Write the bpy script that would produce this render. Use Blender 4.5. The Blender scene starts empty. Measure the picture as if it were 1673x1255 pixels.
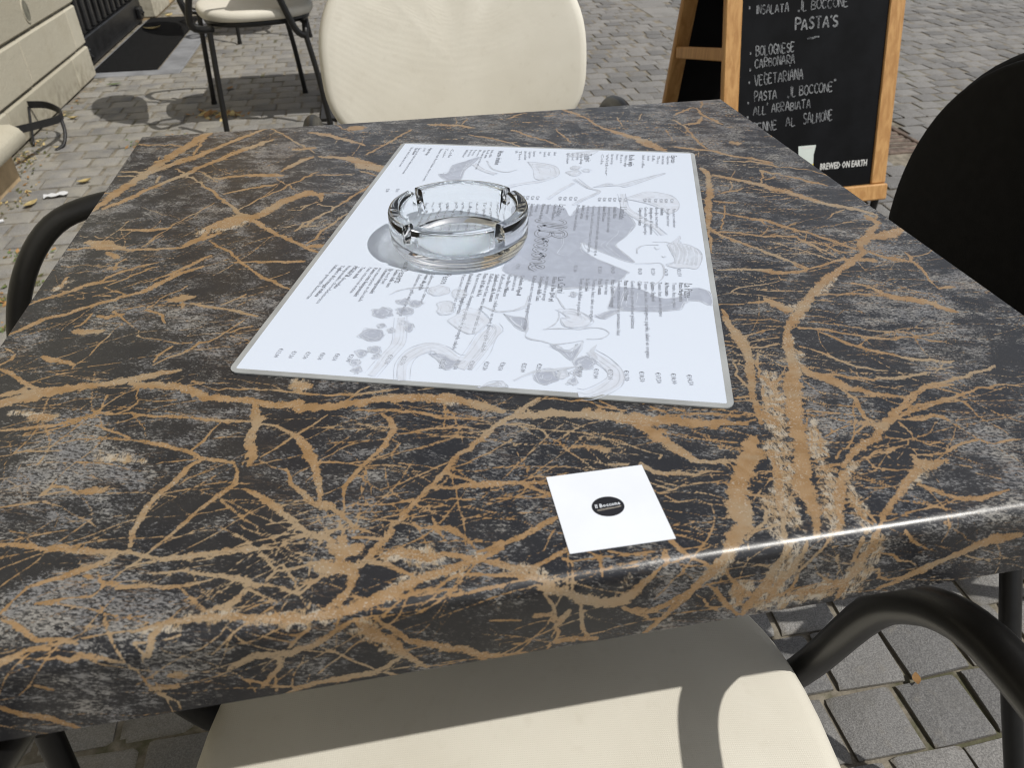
import bpy, math, random
import numpy as np
from mathutils import Vector, Matrix

SC = bpy.context.scene
COL = SC.collection
rng = random.Random(7)
PI = math.pi

# ------------------------------------------------------------------ camera, sky, sun, exposure
cam = bpy.data.cameras.new('camera')
cam.sensor_fit = 'HORIZONTAL'; cam.sensor_width = 36.0
cam.lens = 26.79
cam.clip_start = 0.02; cam.clip_end = 400.0
cam.dof.use_dof = True
cam.dof.focus_distance = 0.66
cam.dof.aperture_fstop = 15.0
camo = bpy.data.objects.new('camera', cam); COL.objects.link(camo)
camo.matrix_world = Matrix(((0.984995,0.111546,-0.131693,-0.078570),(-0.172096,0.577439,-0.798090,-0.589373),(-0.012980,0.808778,0.587971,1.029640),(0.000000,0.000000,0.000000,1.000000)))
SC.camera = camo

SUN_DIR = Vector((0.60, -0.43, 1.0)).normalized()
W = bpy.data.worlds.new('World'); SC.world = W; W.use_nodes = True
wn = W.node_tree.nodes; wl = W.node_tree.links
for n in list(wn): wn.remove(n)
sky = wn.new('ShaderNodeTexSky'); sky.sky_type = 'NISHITA'; sky.sun_disc = False
sky.sun_elevation = math.asin(SUN_DIR.z); sky.sun_rotation = math.atan2(SUN_DIR.x, SUN_DIR.y)
sky.altitude = 50; sky.air_density = 1.0; sky.dust_density = 1.5; sky.ozone_density = 1.0
bg = wn.new('ShaderNodeBackground'); bg.inputs['Strength'].default_value = 0.105
wo = wn.new('ShaderNodeOutputWorld')
hs = wn.new('ShaderNodeHueSaturation'); hs.inputs['Saturation'].default_value = 0.30; wl.new(sky.outputs[0], hs.inputs['Color']); wl.new(hs.outputs[0], bg.inputs[0]); wl.new(bg.outputs[0], wo.inputs[0])

sun = bpy.data.lights.new('sun', 'SUN'); sun.energy = 3.4; sun.angle = math.radians(0.53)
sun.color = (1.0, 0.965, 0.905)
suno = bpy.data.objects.new('sun', sun); COL.objects.link(suno)
suno.rotation_euler = SUN_DIR.to_track_quat('Z', 'Y').to_euler(); suno.location = (4, -3, 8)
SC.view_settings.view_transform = 'Standard'
SC.view_settings.look = 'None'
SC.view_settings.exposure = 0.0; SC.view_settings.gamma = 1.0
SC.view_settings.use_curve_mapping = False
SC.render.engine = 'CYCLES'
SC.cycles.use_denoising = True; SC.cycles.filter_width = 1.1
SC.cycles.max_bounces = 14; SC.cycles.transmission_bounces = 12; SC.cycles.transparent_max_bounces = 12
SC.cycles.caustics_refractive = True; SC.cycles.caustics_reflective = False
SC.cycles.blur_glossy = 0.25
SC.cycles.sample_clamp_indirect = 0.0

# ------------------------------------------------------------------ helpers
def new_mesh(name, verts, faces, mat=None, smooth=False):
    me = bpy.data.meshes.new(name)
    me.from_pydata([tuple(v) for v in verts], [], [tuple(f) for f in faces])
    me.update()
    if smooth is not False:
        me.polygons.foreach_set('use_smooth', [True]*len(me.polygons))
        if smooth is not True: me.set_sharp_from_angle(angle=math.radians(smooth))
    if mat is not None:
        for m in (mat if isinstance(mat, (list, tuple)) else [mat]): me.materials.append(m)
    return me
def link(name, me, parent=None, loc=None, rot=None):
    o = bpy.data.objects.new(name, me); COL.objects.link(o)
    if parent is not None: o.parent = parent
    if loc is not None: o.location = loc
    if rot is not None: o.rotation_euler = rot
    return o
def thing(name, label, cat, loc=(0,0,0), rotz=0.0, group=None):
    o = bpy.data.objects.new(name, None); COL.objects.link(o)
    o.empty_display_size = 0.05
    o.location = loc; o.rotation_euler = (0,0,rotz); o['label'] = label; o['category'] = cat
    if group: o['group'] = group
    return o
def tag(o, label, cat, group=None):
    o['label'] = label; o['category'] = cat
    if group: o['group'] = group
    return o
def structure(o): o['kind'] = 'structure'; return o
def dup(root, loc, rotz, label, group=None, skip=()):
    r = root.copy(); COL.objects.link(r); r.location = loc; r.rotation_euler = (0,0,rotz)
    r['label'] = label
    if group: r['group'] = group
    for ch in list(root.children):
        if ch.name.split('.')[0] in skip: continue
        c = ch.copy(); COL.objects.link(c); c.parent = r
        for g in list(ch.children):
            d = g.copy(); COL.objects.link(d); d.parent = c
    return r

class B:                       # collects shapes into one mesh
    def __init__(s): s.v = []; s.f = []; s.mi = []
    def add(s, v, f, mi=0):
        k = len(s.v); s.v += [tuple(p) for p in v]; s.f += [tuple(i+k for i in q) for q in f]; s.mi += [mi]*len(f)
    def box(s, x0,x1,y0,y1,z0,z1, bev=0.0, mi=0, M=None):
        if bev <= 0:
            v = [(x,y,z) for z in (z0,z1) for y in (y0,y1) for x in (x0,x1)]
            f = [(0,2,3,1),(4,5,7,6),(0,1,5,4),(2,6,7,3),(0,4,6,2),(1,3,7,5)]
        else:
            b = min(bev,(x1-x0)/2.01,(y1-y0)/2.01,(z1-z0)/2.01); v = []
            idx = {}
            for ix,x in ((0,x0),(1,x1)):
                for iy,y in ((0,y0),(1,y1)):
                    for iz,z in ((0,z0),(1,z1)):
                        sx = b if ix==0 else -b; sy = b if iy==0 else -b; sz = b if iz==0 else -b
                        idx[(ix,iy,iz)] = len(v)
                        v += [(x,y+sy,z+sz),(x+sx,y,z+sz),(x+sx,y+sy,z)]
            g = lambda a,bb,c,k: idx[(a,bb,c)]+k
            f = [(g(0,0,0,0),g(0,0,1,0),g(0,1,1,0),g(0,1,0,0)),(g(1,0,0,0),g(1,1,0,0),g(1,1,1,0),g(1,0,1,0)),
                 (g(0,0,0,1),g(1,0,0,1),g(1,0,1,1),g(0,0,1,1)),(g(0,1,0,1),g(0,1,1,1),g(1,1,1,1),g(1,1,0,1)),
                 (g(0,0,0,2),g(0,1,0,2),g(1,1,0,2),g(1,0,0,2)),(g(0,0,1,2),g(1,0,1,2),g(1,1,1,2),g(0,1,1,2))]
            for a in (0,1):
                for c in (0,1):
                    q = (g(a,c,0,0),g(a,c,0,1),g(a,c,1,1),g(a,c,1,0)); f.append(q if a==c else q[::-1])
                    q = (g(a,0,c,0),g(a,0,c,2),g(a,1,c,2),g(a,1,c,0)); f.append(q if a!=c else q[::-1])
                    q = (g(0,a,c,1),g(0,a,c,2),g(1,a,c,2),g(1,a,c,1)); f.append(q if a==c else q[::-1])
            for a in (0,1):
                for bb in (0,1):
                    for c in (0,1):
                        q = (g(a,bb,c,0),g(a,bb,c,1),g(a,bb,c,2)); f.append(q if (a+bb+c)%2==1 else q[::-1])
        if M is not None: v = [M @ Vector(p) for p in v]
        s.add(v, f, mi); return s
    def build(s, name, mat, parent=None, smooth=False, loc=None, rot=None):
        me = new_mesh(name, s.v, s.f, mat, smooth)
        if any(s.mi): me.polygons.foreach_set('material_index', s.mi)
        return link(name, me, parent, loc, rot)

def catmull(P, n=6):
    P = [Vector(p) for p in P]; Q = [P[0]*2-P[1]] + P + [P[-1]*2-P[-2]]; out = []
    for i in range(1, len(Q)-2):
        a,b,c,d = Q[i-1],Q[i],Q[i+1],Q[i+2]
        for k in range(n):
            t = k/n
            out.append(0.5*((2*b)+(c-a)*t+(2*a-5*b+4*c-d)*t*t+(3*b-a-3*c+d)*t*t*t))
    out.append(P[-1]); return out
def tube(bb, P, r, seg=12, cap=True, flat=1.0):
    """sweep a circle (or ellipse) along P"""
    P = [Vector(p) for p in P]; n = len(P)
    rs = r if isinstance(r, (list, tuple)) else [r]*n
    T = [(P[min(i+1,n-1)]-P[max(i-1,0)]).normalized() for i in range(n)]
    up = Vector((0,0,1)) if abs(T[0].z) < 0.9 else Vector((1,0,0))
    N = (up - T[0]*up.dot(T[0])).normalized(); v = []; f = []
    for i in range(n):
        N = (N - T[i]*N.dot(T[i])).normalized(); Bn = T[i].cross(N)
        for k in range(seg):
            a = 2*PI*k/seg
            v.append(P[i] + (N*math.cos(a) + Bn*math.sin(a)*flat)*rs[i])
    for i in range(n-1):
        for k in range(seg):
            a = i*seg+k; b2 = i*seg+(k+1)%seg
            f.append((a, b2, b2+seg, a+seg))
    if cap:
        f.append(tuple(range(seg-1,-1,-1))); f.append(tuple((n-1)*seg+k for k in range(seg)))
    bb.add(v, f); return bb

# ------------------------------------------------------------------ node helpers
class NT:
    def __init__(s, name):
        s.m = bpy.data.materials.new(name); s.m.use_nodes = True; s.t = s.m.node_tree
        for n in list(s.t.nodes): s.t.nodes.remove(n)
        s.out = s.t.nodes.new('ShaderNodeOutputMaterial')
        s.b = s.t.nodes.new('ShaderNodeBsdfPrincipled'); s.t.links.new(s.b.outputs[0], s.out.inputs[0])
    def n(s, kind, **kw):
        x = s.t.nodes.new(kind)
        for k, v in kw.items():
            if k.startswith('_'): setattr(x, k[1:], v)
            else: s.put(x.inputs[k if not k.isdigit() else int(k)], v)
        return x
    def put(s, sock, v):
        if isinstance(v, bpy.types.NodeSocket): s.t.links.new(v, sock)
        elif hasattr(v, 'outputs'): s.t.links.new(v.outputs[0], sock)
        else:
            if sock.type == 'RGBA' and len(v) == 3: v = (*v, 1)
            sock.default_value = v
    def set(s, **kw):
        for k, v in kw.items(): s.put(s.b.inputs[k.replace('_',' ')], v)
        return s
    def coord(s, which='Object', scale=(1,1,1), rot=(0,0,0), loc=(0,0,0)):
        tc = s.n('ShaderNodeTexCoord')
        mp = s.n('ShaderNodeMapping'); s.put(mp.inputs['Vector'], tc.outputs[which])
        mp.inputs['Scale'].default_value = scale; mp.inputs['Rotation'].default_value = rot; mp.inputs['Location'].default_value = loc
        return mp.outputs[0]
    def noise(s, vec, scale, detail=3, rough=0.55, dist=0.0):
        x = s.n('ShaderNodeTexNoise', Scale=scale, Detail=detail, Roughness=rough, Distortion=dist)
        s.put(x.inputs['Vector'], vec); return x.outputs[0]
    def voro(s, vec, scale, feature='F1', out=0):
        x = s.n('ShaderNodeTexVoronoi', _feature=feature, Scale=scale); s.put(x.inputs['Vector'], vec); return x.outputs[out]
    def math(s, op, a, b=0.0, c=0.0, clamp=False):
        x = s.n('ShaderNodeMath', _operation=op); x.use_clamp = clamp
        s.put(x.inputs[0], a); s.put(x.inputs[1], b); s.put(x.inputs[2], c); return x.outputs[0]
    def ramp(s, v, a, b, lo=0.0, hi=1.0, smooth=True):
        x = s.n('ShaderNodeMapRange'); x.interpolation_type = 'SMOOTHSTEP' if smooth else 'LINEAR'
        s.put(x.inputs[0], v); s.put(x.inputs[1], a); s.put(x.inputs[2], b); s.put(x.inputs[3], lo); s.put(x.inputs[4], hi); return x.outputs[0]
    def mix(s, f, a, b):
        x = s.n('ShaderNodeMix', _data_type='RGBA'); s.put(x.inputs[0], f); s.put(x.inputs[6], a); s.put(x.inputs[7], b); return x.outputs[2]
    def attr(s, name): return s.n('ShaderNodeAttribute', _attribute_name=name).outputs['Fac']
    def bump(s, h, strength=0.3, dist=0.01):
        x = s.n('ShaderNodeBump', Strength=strength, Distance=dist); s.put(x.inputs['Height'], h); s.put(s.b.inputs['Normal'], x.outputs[0]); return x

def simple(name, col, rough=0.6, var=0.12, scale=12.0, bump=0.0, bscale=150.0, bdist=0.002, metallic=0.0, spec=0.5):
    m = NT(name); v = m.coord()
    n = m.noise(v, scale, 4)
    lo = tuple(c*(1-var) for c in col); hi = tuple(min(1, c*(1+var)) for c in col)
    m.set(Base_Color=m.mix(m.ramp(n, 0.3, 0.7), lo, hi), Roughness=rough, Metallic=metallic)
    m.b.inputs['Specular IOR Level'].default_value = spec
    if bump: m.bump(m.noise(v, bscale, 3), bump, bdist)
    return m.m

# ------------------------------------------------------------------ materials
def mat_marble():
    m = NT('brown_veined_laminate')
    P = m.attr('vein'); G = m.attr('grey')
    tc = m.n('ShaderNodeAttribute', _attribute_name='flat').outputs['Vector']      # unrolled sheet coordinates
    mp = m.n('ShaderNodeMapping'); m.put(mp.inputs['Vector'], tc); mp.inputs['Rotation'].default_value = (0,0,0.30)
    v0 = mp.outputs[0]
    mp2 = m.n('ShaderNodeMapping'); m.put(mp2.inputs['Vector'], v0); mp2.inputs['Scale'].default_value = (0.42,1,1)
    vs = mp2.outputs[0]
    Q = m.attr('pale'); WD = m.attr('wid')
    n1 = m.noise(v0, 230, 6, 0.70, 0.4); n2 = m.noise(v0, 1100, 2, 0.6); n0 = m.noise(v0, 90, 3)
    amp = m.math('MULTIPLY_ADD', WD, 2.5, 0.45)
    d = m.math('MULTIPLY_ADD', m.math('SUBTRACT', n1, 0.5), amp, m.math('MULTIPLY_ADD', WD, -0.15, P))
    d = m.math('MULTIPLY_ADD', m.math('SUBTRACT', n2, 0.5), m.math('MULTIPLY_ADD', WD, 0.40, 0.28), d)
    vf = m.ramp(d, -0.12, 0.20)
    # vein colours: tan, with paler and greyer flecks inside the wide bands
    tan = m.mix(m.ramp(n0, 0.35, 0.65), (0.246,0.147,0.063), (0.30,0.194,0.099))
    tan = m.mix(m.ramp(m.noise(vs, 16, 4, 0.65), 0.48, 0.62), tan, (0.295,0.222,0.140))
    deep = m.ramp(P, 0.3, 1.8)
    fleck = m.ramp(m.noise(v0, 640, 3, 0.75), 0.57, 0.63)
    zone = m.ramp(m.noise(v0, 30, 3), 0.44, 0.58)
    tan = m.mix(m.math('MULTIPLY', m.math('MULTIPLY', fleck, deep), m.math('MULTIPLY_ADD', zone, 0.75, 0.15)), tan, (0.42,0.375,0.32))
    holes = m.math('MULTIPLY', m.math('MULTIPLY', m.ramp(m.noise(v0, 520, 4, 0.75), 0.555, 0.61), m.ramp(P, 4.0, 0.1)), 0.75)
    tan = m.mix(m.math('MULTIPLY', holes, m.ramp(WD, 0.5, 1.5)), tan, (0.045,0.037,0.033))
    # dark ground with fine grey fibres that gather into pale clouds
    dark = m.mix(m.ramp(m.noise(v0, 11, 3), 0.35, 0.65), (0.0125,0.0135,0.0175), (0.021,0.0208,0.0225))
    g2 = m.math('ADD', G, m.math('MULTIPLY', m.math('SUBTRACT', m.noise(v0, 17, 6, 0.68, 0.6), 0.5), 2.4))
    g2 = m.math('ADD', g2, m.math('MULTIPLY', m.math('SUBTRACT', m.noise(vs, 95, 4, 0.65), 0.5), 1.5))
    cov = m.ramp(g2, 0.05, 0.95)
    fib = m.noise(m.n('ShaderNodeMapping', Vector=v0, Scale=(0.5,1,1), Rotation=(0,0,0.35)).outputs[0], 840, 5, 0.74, 0.3)
    fib2 = m.noise(m.n('ShaderNodeMapping', Vector=v0, Scale=(0.35,1,1), Rotation=(0,0,-0.5)).outputs[0], 520, 4, 0.72)
    thr = m.ramp(cov, 0.0, 1.0, 0.61, 0.455, smooth=False)
    fl = m.math('MAXIMUM', m.ramp(m.math('SUBTRACT', fib, thr), 0.0, 0.12), m.math('MULTIPLY', m.ramp(m.math('SUBTRACT', fib2, m.math('ADD', thr, 0.03)), 0.0, 0.10), 0.8))
    flc = m.mix(m.ramp(m.noise(v0, 40, 3), 0.4, 0.6), (0.235,0.234,0.238), (0.31,0.297,0.275))
    base = m.mix(m.math('MULTIPLY', fl, m.math('MULTIPLY_ADD', cov, 0.40, 0.5)), dark, flc)
    # hair-thin brown streaks running with the grain
    st = m.noise(m.n('ShaderNodeMapping', Vector=v0, Scale=(0.16,1.5,1)).outputs[0], 120, 4, 0.6)
    st = m.math('ABSOLUTE', m.math('SUBTRACT', st, 0.5))
    stf = m.math('MULTIPLY', m.ramp(st, 0.010, 0.0), m.ramp(m.noise(v0, 17, 2), 0.50, 0.64))
    base = m.mix(m.math('MULTIPLY', stf, 0.7), base, (0.22,0.15,0.095))
    # pale fibrous bands: a net of cream threads with dark gaps
    qd = m.math('MULTIPLY_ADD', m.math('SUBTRACT', m.noise(v0, 110, 5, 0.7), 0.5), 26.0, Q)
    def strands(rot, sc, seedloc, width):
        q = m.noise(m.n('ShaderNodeMapping', Vector=tc, Scale=(1.0,0.28,1), Rotation=(0,0,rot), Location=(seedloc,0,0)).outputs[0], sc, 4, 0.6, 0.8)
        return m.ramp(m.math('ABSOLUTE', m.math('SUBTRACT', q, 0.5)), width, width*0.35)
    net = m.math('MAXIMUM', m.math('MAXIMUM', strands(-0.15, 190, 0.0, 0.045), strands(0.22, 300, 3.1, 0.05)), m.math('MAXIMUM', strands(-0.5, 240, 7.7, 0.035), strands(1.2, 170, 5.2, 0.022)))
    nw = m.noise(v0, 700, 4, 0.75)
    net = m.math('MAXIMUM', net, m.math('MULTIPLY', m.ramp(nw, 0.48, 0.60), 0.45))
    qm = m.ramp(qd, -1.0, 1.5)
    cream = m.mix(m.ramp(m.noise(v0, 170, 3), 0.42, 0.58), (0.30,0.215,0.125), (0.385,0.335,0.265))
    base = m.mix(m.math('MULTIPLY', qm, net), base, cream)
    tan = m.mix(m.math('MULTIPLY', m.math('MULTIPLY', qm, m.ramp(nw, 0.54, 0.60)), 0.75), tan, (0.40,0.35,0.28))
    m.set(Base_Color=m.mix(vf, base, tan), Roughness=m.ramp(m.noise(v0, 60, 3), 0.3, 0.7, 0.27, 0.37))
    m.b.inputs['Specular IOR Level'].default_value = 0.6
    m.bump(m.noise(v0, 1500, 2), 0.10, 0.0004)
    return m.m
MARBLE = mat_marble()
CORE = simple('laminate_edge_band', (0.07,0.052,0.04), 0.45, 0.3, 40)

def mat_sett():
    m = NT('grey_stone_sett')
    v = m.coord('Generated') if False else m.n('ShaderNodeNewGeometry').outputs['Position']
    tone = m.attr('tone')
    speck = m.noise(v, 420, 3, 0.75); mid = m.noise(v, 38, 4, 0.6); big = m.noise(v, 1.3, 3)
    c = m.mix(tone, (0.205,0.203,0.20), (0.345,0.336,0.32))
    c = m.mix(m.ramp(speck, 0.36, 0.66), m.n('ShaderNodeMix', _data_type='RGBA', _blend_type='MULTIPLY', **{'0':0.75,'6':c,'7':(0.40,0.40,0.42)}).outputs[2], c)
    c = m.mix(m.math('MULTIPLY', m.ramp(mid, 0.55, 0.75), 0.35), c, (0.24,0.22,0.185))
    # the strip along the wall is dustier and browner
    x = m.n('ShaderNodeSeparateXYZ', Vector=v).outputs[0]
    dust = m.math('MULTIPLY', m.ramp(m.math('MULTIPLY_ADD', big, 1.2, x), 1.0, -0.6), m.ramp(m.noise(v, 9, 4), 0.25, 0.7))
    c = m.mix(m.math('MULTIPLY', dust, 0.65), c, (0.345,0.32,0.265))
    z = m.n('ShaderNodeSeparateXYZ', Vector=v).outputs[2]
    c = m.mix(m.math('MULTIPLY', m.ramp(m.math('MULTIPLY_ADD', m.noise(v, 60, 3), 0.004, z), 0.0008, -0.0035), 0.75), c, (0.16,0.14,0.105))
    stain = m.ramp(m.noise(v, 6.5, 5, 0.62), 0.52, 0.66)
    c = m.mix(m.math('MULTIPLY', stain, 0.40), c, (0.135,0.13,0.12))
    m.set(Base_Color=c, Roughness=0.82)
    m.b.inputs['Specular IOR Level'].default_value = 0.3
    m.bump(m.math('ADD', m.math('MULTIPLY', speck, 0.5), m.math('MULTIPLY', mid, 1.3)), 0.65, 0.005)
    return m.m
SETT = mat_sett()

def mat_ground():
    m = NT('sandy_joint_ground')
    v = m.n('ShaderNodeNewGeometry').outputs['Position']
    n = m.noise(v, 30, 5, 0.65); moss = m.ramp(m.math('MULTIPLY_ADD', m.noise(v, 2.2, 3), 0.7, m.math('MULTIPLY', m.noise(v, 45, 3), 0.35)), 0.55, 0.66)
    c = m.mix(m.ramp(n, 0.3, 0.7), (0.12,0.105,0.08), (0.27,0.24,0.19))
    c = m.mix(m.math('MULTIPLY', moss, 0.7), c, (0.055,0.06,0.02))
    # beyond the laid setts the courses are only drawn
    br = m.n('ShaderNodeTexBrick', Color1=(0.2,0.195,0.19,1), Color2=(0.24,0.235,0.225,1), Mortar=(0.1,0.09,0.07,1), Scale=1.0)
    br.inputs['Mortar Size'].default_value = 0.006; br.inputs['Brick Width'].default_value = 0.115; br.inputs['Row Height'].default_value = 0.105
    m.put(br.inputs['Vector'], v)
    s = m.n('ShaderNodeSeparateXYZ', Vector=v)
    far = m.math('MAXIMUM', m.math('GREATER_THAN', s.outputs[1], 9.99), m.math('MAXIMUM', m.math('GREATER_THAN', s.outputs[0], 6.49), m.math('LESS_THAN', s.outputs[1], -2.0)))
    m.set(Base_Color=m.mix(far, c, br.outputs[0]), Roughness=0.95)
    m.bump(n, 0.8, 0.006)
    return m.m
GROUND = mat_ground()

def mat_cream():
    m = NT('cream_leatherette')
    v = m.coord()
    big = m.noise(v, 7, 3)
    c = m.mix(m.ramp(big, 0.3, 0.7), (0.645,0.612,0.525), (0.705,0.675,0.59))
    c = m.mix(m.math('MULTIPLY', m.ramp(m.noise(v, 55, 4), 0.56, 0.75), 0.25), c, (0.55,0.51,0.42))
    m.set(Base_Color=c, Roughness=0.52)
    m.b.inputs['Specular IOR Level'].default_value = 0.35
    w1 = m.n('ShaderNodeTexWave', _wave_type='BANDS', _bands_direction='X', Scale=190.0, Distortion=0.6); m.put(w1.inputs['Vector'], v)
    w2 = m.n('ShaderNodeTexWave', _wave_type='BANDS', _bands_direction='Y', Scale=190.0, Distortion=0.6); m.put(w2.inputs['Vector'], v)
    m.bump(m.math('ADD', m.math('MULTIPLY', w1.outputs[1], w2.outputs[1]), m.math('MULTIPLY', m.noise(v, 30, 3), 3.5)), 0.16, 0.0008)
    return m.m
CREAM = mat_cream()
BLACKMETAL = simple('matt_black_painted_metal', (0.006,0.0058,0.0055), 0.38, 0.25, 60, 0.12, 700, 0.0005)
BLACKSHELL = simple('black_woven_back', (0.006,0.006,0.0062), 0.75, 0.2, 60, 0.2, 600, 0.0008, spec=0.2)

def mat_limestone():
    m = NT('pale_limestone'); v = m.n('ShaderNodeNewGeometry').outputs['Position']; tone = m.n('ShaderNodeObjectInfo').outputs['Random']
    c = m.mix(tone, (0.40,0.37,0.29), (0.51,0.475,0.38))
    c = m.mix(m.math('MULTIPLY', m.ramp(m.noise(v, 5, 4, 0.6), 0.45, 0.75), 0.5), c, (0.40,0.36,0.27))
    c = m.mix(m.math('MULTIPLY', m.ramp(m.noise(m.n('ShaderNodeMapping', Vector=v, Scale=(1,9,1)).outputs[0], 3.0, 3), 0.52, 0.7), 0.35), c, (0.43,0.39,0.31))
    z = m.n('ShaderNodeSeparateXYZ', Vector=v).outputs[2]
    dirt = m.math('MULTIPLY', m.ramp(m.math('MULTIPLY_ADD', m.noise(v, 9, 4), 0.22, z), 0.30, 0.10), m.ramp(m.noise(v, 26, 4), 0.3, 0.7))
    c = m.mix(m.math('MULTIPLY', dirt, 0.65), c, (0.20,0.175,0.13))
    m.set(Base_Color=c, Roughness=0.85); m.b.inputs['Specular IOR Level'].default_value = 0.25
    m.bump(m.math('ADD', m.noise(v, 25, 5, 0.65), m.math('MULTIPLY', m.noise(v, 160, 3), 0.4)), 0.55, 0.006)
    return m.m
LIME = mat_limestone()
MORTAR = simple('grey_mortar', (0.19,0.175,0.14), 0.95, 0.35, 25, 0.6, 80, 0.006)
TANSTONE = simple('tan_stone_riser', (0.42,0.31,0.18), 0.85, 0.18, 9, 0.4, 60, 0.004)
BLUESTONE = simple('bluestone_slab', (0.21,0.215,0.225), 0.8, 0.22, 7, 0.5, 120, 0.003)
MATBLACK = simple('black_coir_mat', (0.010,0.010,0.010), 0.95, 0.4, 90, 0.8, 500, 0.004, spec=0.15)
DOORBLACK = simple('black_door_paint', (0.011,0.011,0.0115), 0.38, 0.5, 14, 0.25, 90, 0.002)
IRON = simple('black_wrought_iron', (0.009,0.009,0.010), 0.5, 0.4, 30, 0.4, 220, 0.002)
WOOD = None
def mat_wood():
    m = NT('varnished_pine'); v = m.coord('Object', (1,1,0.07))
    w = m.noise(v, 60, 4, 0.6, 0.6)
    c = m.mix(m.ramp(w, 0.32, 0.68), (0.40,0.20,0.062), (0.56,0.315,0.115))
    m.set(Base_Color=c, Roughness=0.42); m.bump(w, 0.15, 0.001); return m.m
WOOD = mat_wood()
SLATE = simple('chalkboard_black', (0.0042,0.0045,0.0054), 0.5, 0.5, 9, 0.1, 300, 0.0006, spec=0.12)
def mat_chalk():
    m = NT('white_chalk'); v = m.coord(); n = m.noise(v, 260, 3, 0.7); n2 = m.noise(v, 40, 2)
    m.set(Base_Color=m.mix(m.ramp(m.math('MULTIPLY_ADD', n2, 0.5, m.math('MULTIPLY', n, 0.7)), 0.42, 0.72), (0.025,0.027,0.033), (0.27,0.28,0.29)), Roughness=0.95); return m.m
CHALK = mat_chalk()
PRINTWHITE = simple('white_printed_lettering', (0.62,0.62,0.60), 0.6, 0.05)
GLASSPRINT = simple('printed_beer_glass', (0.60,0.66,0.62), 0.6, 0.06)
YELLOWPRINT = simple('printed_yellow', (0.75,0.58,0.03), 0.6, 0.05)
REDPRINT = simple('printed_red', (0.5,0.09,0.05), 0.6, 0.05)

def mat_paper():
    m = NT('laminated_white_paper'); v = m.coord()
    m.set(Base_Color=m.mix(m.noise(v, 6, 2), (0.60,0.665,0.78), (0.625,0.69,0.80)), Roughness=0.55)
    m.b.inputs['Coat Weight'].default_value = 0.35; m.b.inputs['Coat Roughness'].default_value = 0.22
    m.b.inputs['Specular IOR Level'].default_value = 0.3
    return m.m
PAPER = mat_paper()
FILM = simple('clear_laminate_rim', (0.33,0.345,0.35), 0.25, 0.15, 20)
def flat_print(name, col): 
    m = NT(name); v = m.coord(); m.set(Base_Color=m.mix(m.ramp(m.noise(v, 55, 3), 0.3, 0.7), tuple(c*0.94 for c in col), tuple(c*1.05 for c in col)), Roughness=0.55)
    m.b.inputs['Coat Weight'].default_value = 0.35; m.b.inputs['Coat Roughness'].default_value = 0.22; m.b.inputs['Specular IOR Level'].default_value = 0.3; return m.m
INK = flat_print('grey_ink', (0.27,0.29,0.335)); INKB = flat_print('dark_grey_ink', (0.17,0.185,0.22))
def wash(name, col, amt):
    m = flat_print(name, col); nt = m.node_tree; b = nt.nodes['Principled BSDF']; tc = nt.nodes.new('ShaderNodeTexCoord')
    n = nt.nodes.new('ShaderNodeTexNoise'); n.inputs['Scale'].default_value = 70; n.inputs['Detail'].default_value = 5; n.inputs['Distortion'].default_value = 1.5; nt.links.new(tc.outputs['Object'], n.inputs['Vector'])
    r = nt.nodes.new('ShaderNodeMapRange'); r.inputs[1].default_value = 0.42; r.inputs[2].default_value = 0.68; r.inputs[4].default_value = amt; nt.links.new(n.outputs[0], r.inputs[0])
    x = nt.nodes.new('ShaderNodeMix'); x.data_type = 'RGBA'; x.inputs[6].default_value = (*col,1); x.inputs[7].default_value = (0.61,0.675,0.79,1); nt.links.new(r.outputs[0], x.inputs[0]); nt.links.new(x.outputs[2], b.inputs['Base Color']); return m
WASH = wash('pale_wash', (0.555,0.60,0.69), 0.8); WASH2 = wash('grey_wash', (0.355,0.39,0.475), 0.16); SKETCH = wash('sketch_line', (0.47,0.51,0.585), 0.55)
LOGOINK = flat_print('logo_grey', (0.24,0.255,0.29))
STICKER = simple('white_vinyl_sticker', (0.76,0.80,0.87), 0.45, 0.03, 20)
STICKBLACK = simple('black_sticker_print', (0.012,0.012,0.016), 0.4, 0.2, 30)
STICKGREY = simple('beige_sticker_print', (0.36,0.33,0.29), 0.5, 0.05)
def mat_glass():
    m = NT('clear_pressed_glass')
    m.set(Base_Color=(0.975,0.99,0.985), Roughness=0.0, IOR=1.47)
    m.b.inputs['Transmission Weight'].default_value = 1.0
    return m.m
GLASS = mat_glass()
MOSS = simple('moss_and_crumbs', (0.085,0.085,0.03), 0.95, 0.6, 60)
DRYLEAF = simple('dry_brown_leaf', (0.30,0.165,0.06), 0.8, 0.4, 30)
YELLEAF = simple('yellow_leaf', (0.46,0.36,0.16), 0.8, 0.3, 30)
GREENLEAF = simple('green_leaf', (0.12,0.17,0.06), 0.7, 0.3, 30)
SCRAP = simple('white_paper_scrap', (0.66,0.67,0.68), 0.8, 0.06, 20)
RUST = simple('rusty_cast_iron', (0.13,0.095,0.075), 0.8, 0.45, 22, 0.6, 120, 0.004)
GALV = simple('zinc_bolt_cap', (0.6,0.58,0.52), 0.5, 0.1)

# ------------------------------------------------------------------ ground and setts
ground = structure(link('ground', new_mesh('ground', [(-60,-60,-0.0075),(60,-60,-0.0075),(60,60,-0.0075),(-60,60,-0.0075)], [(0,1,2,3)], GROUND)))

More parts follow.
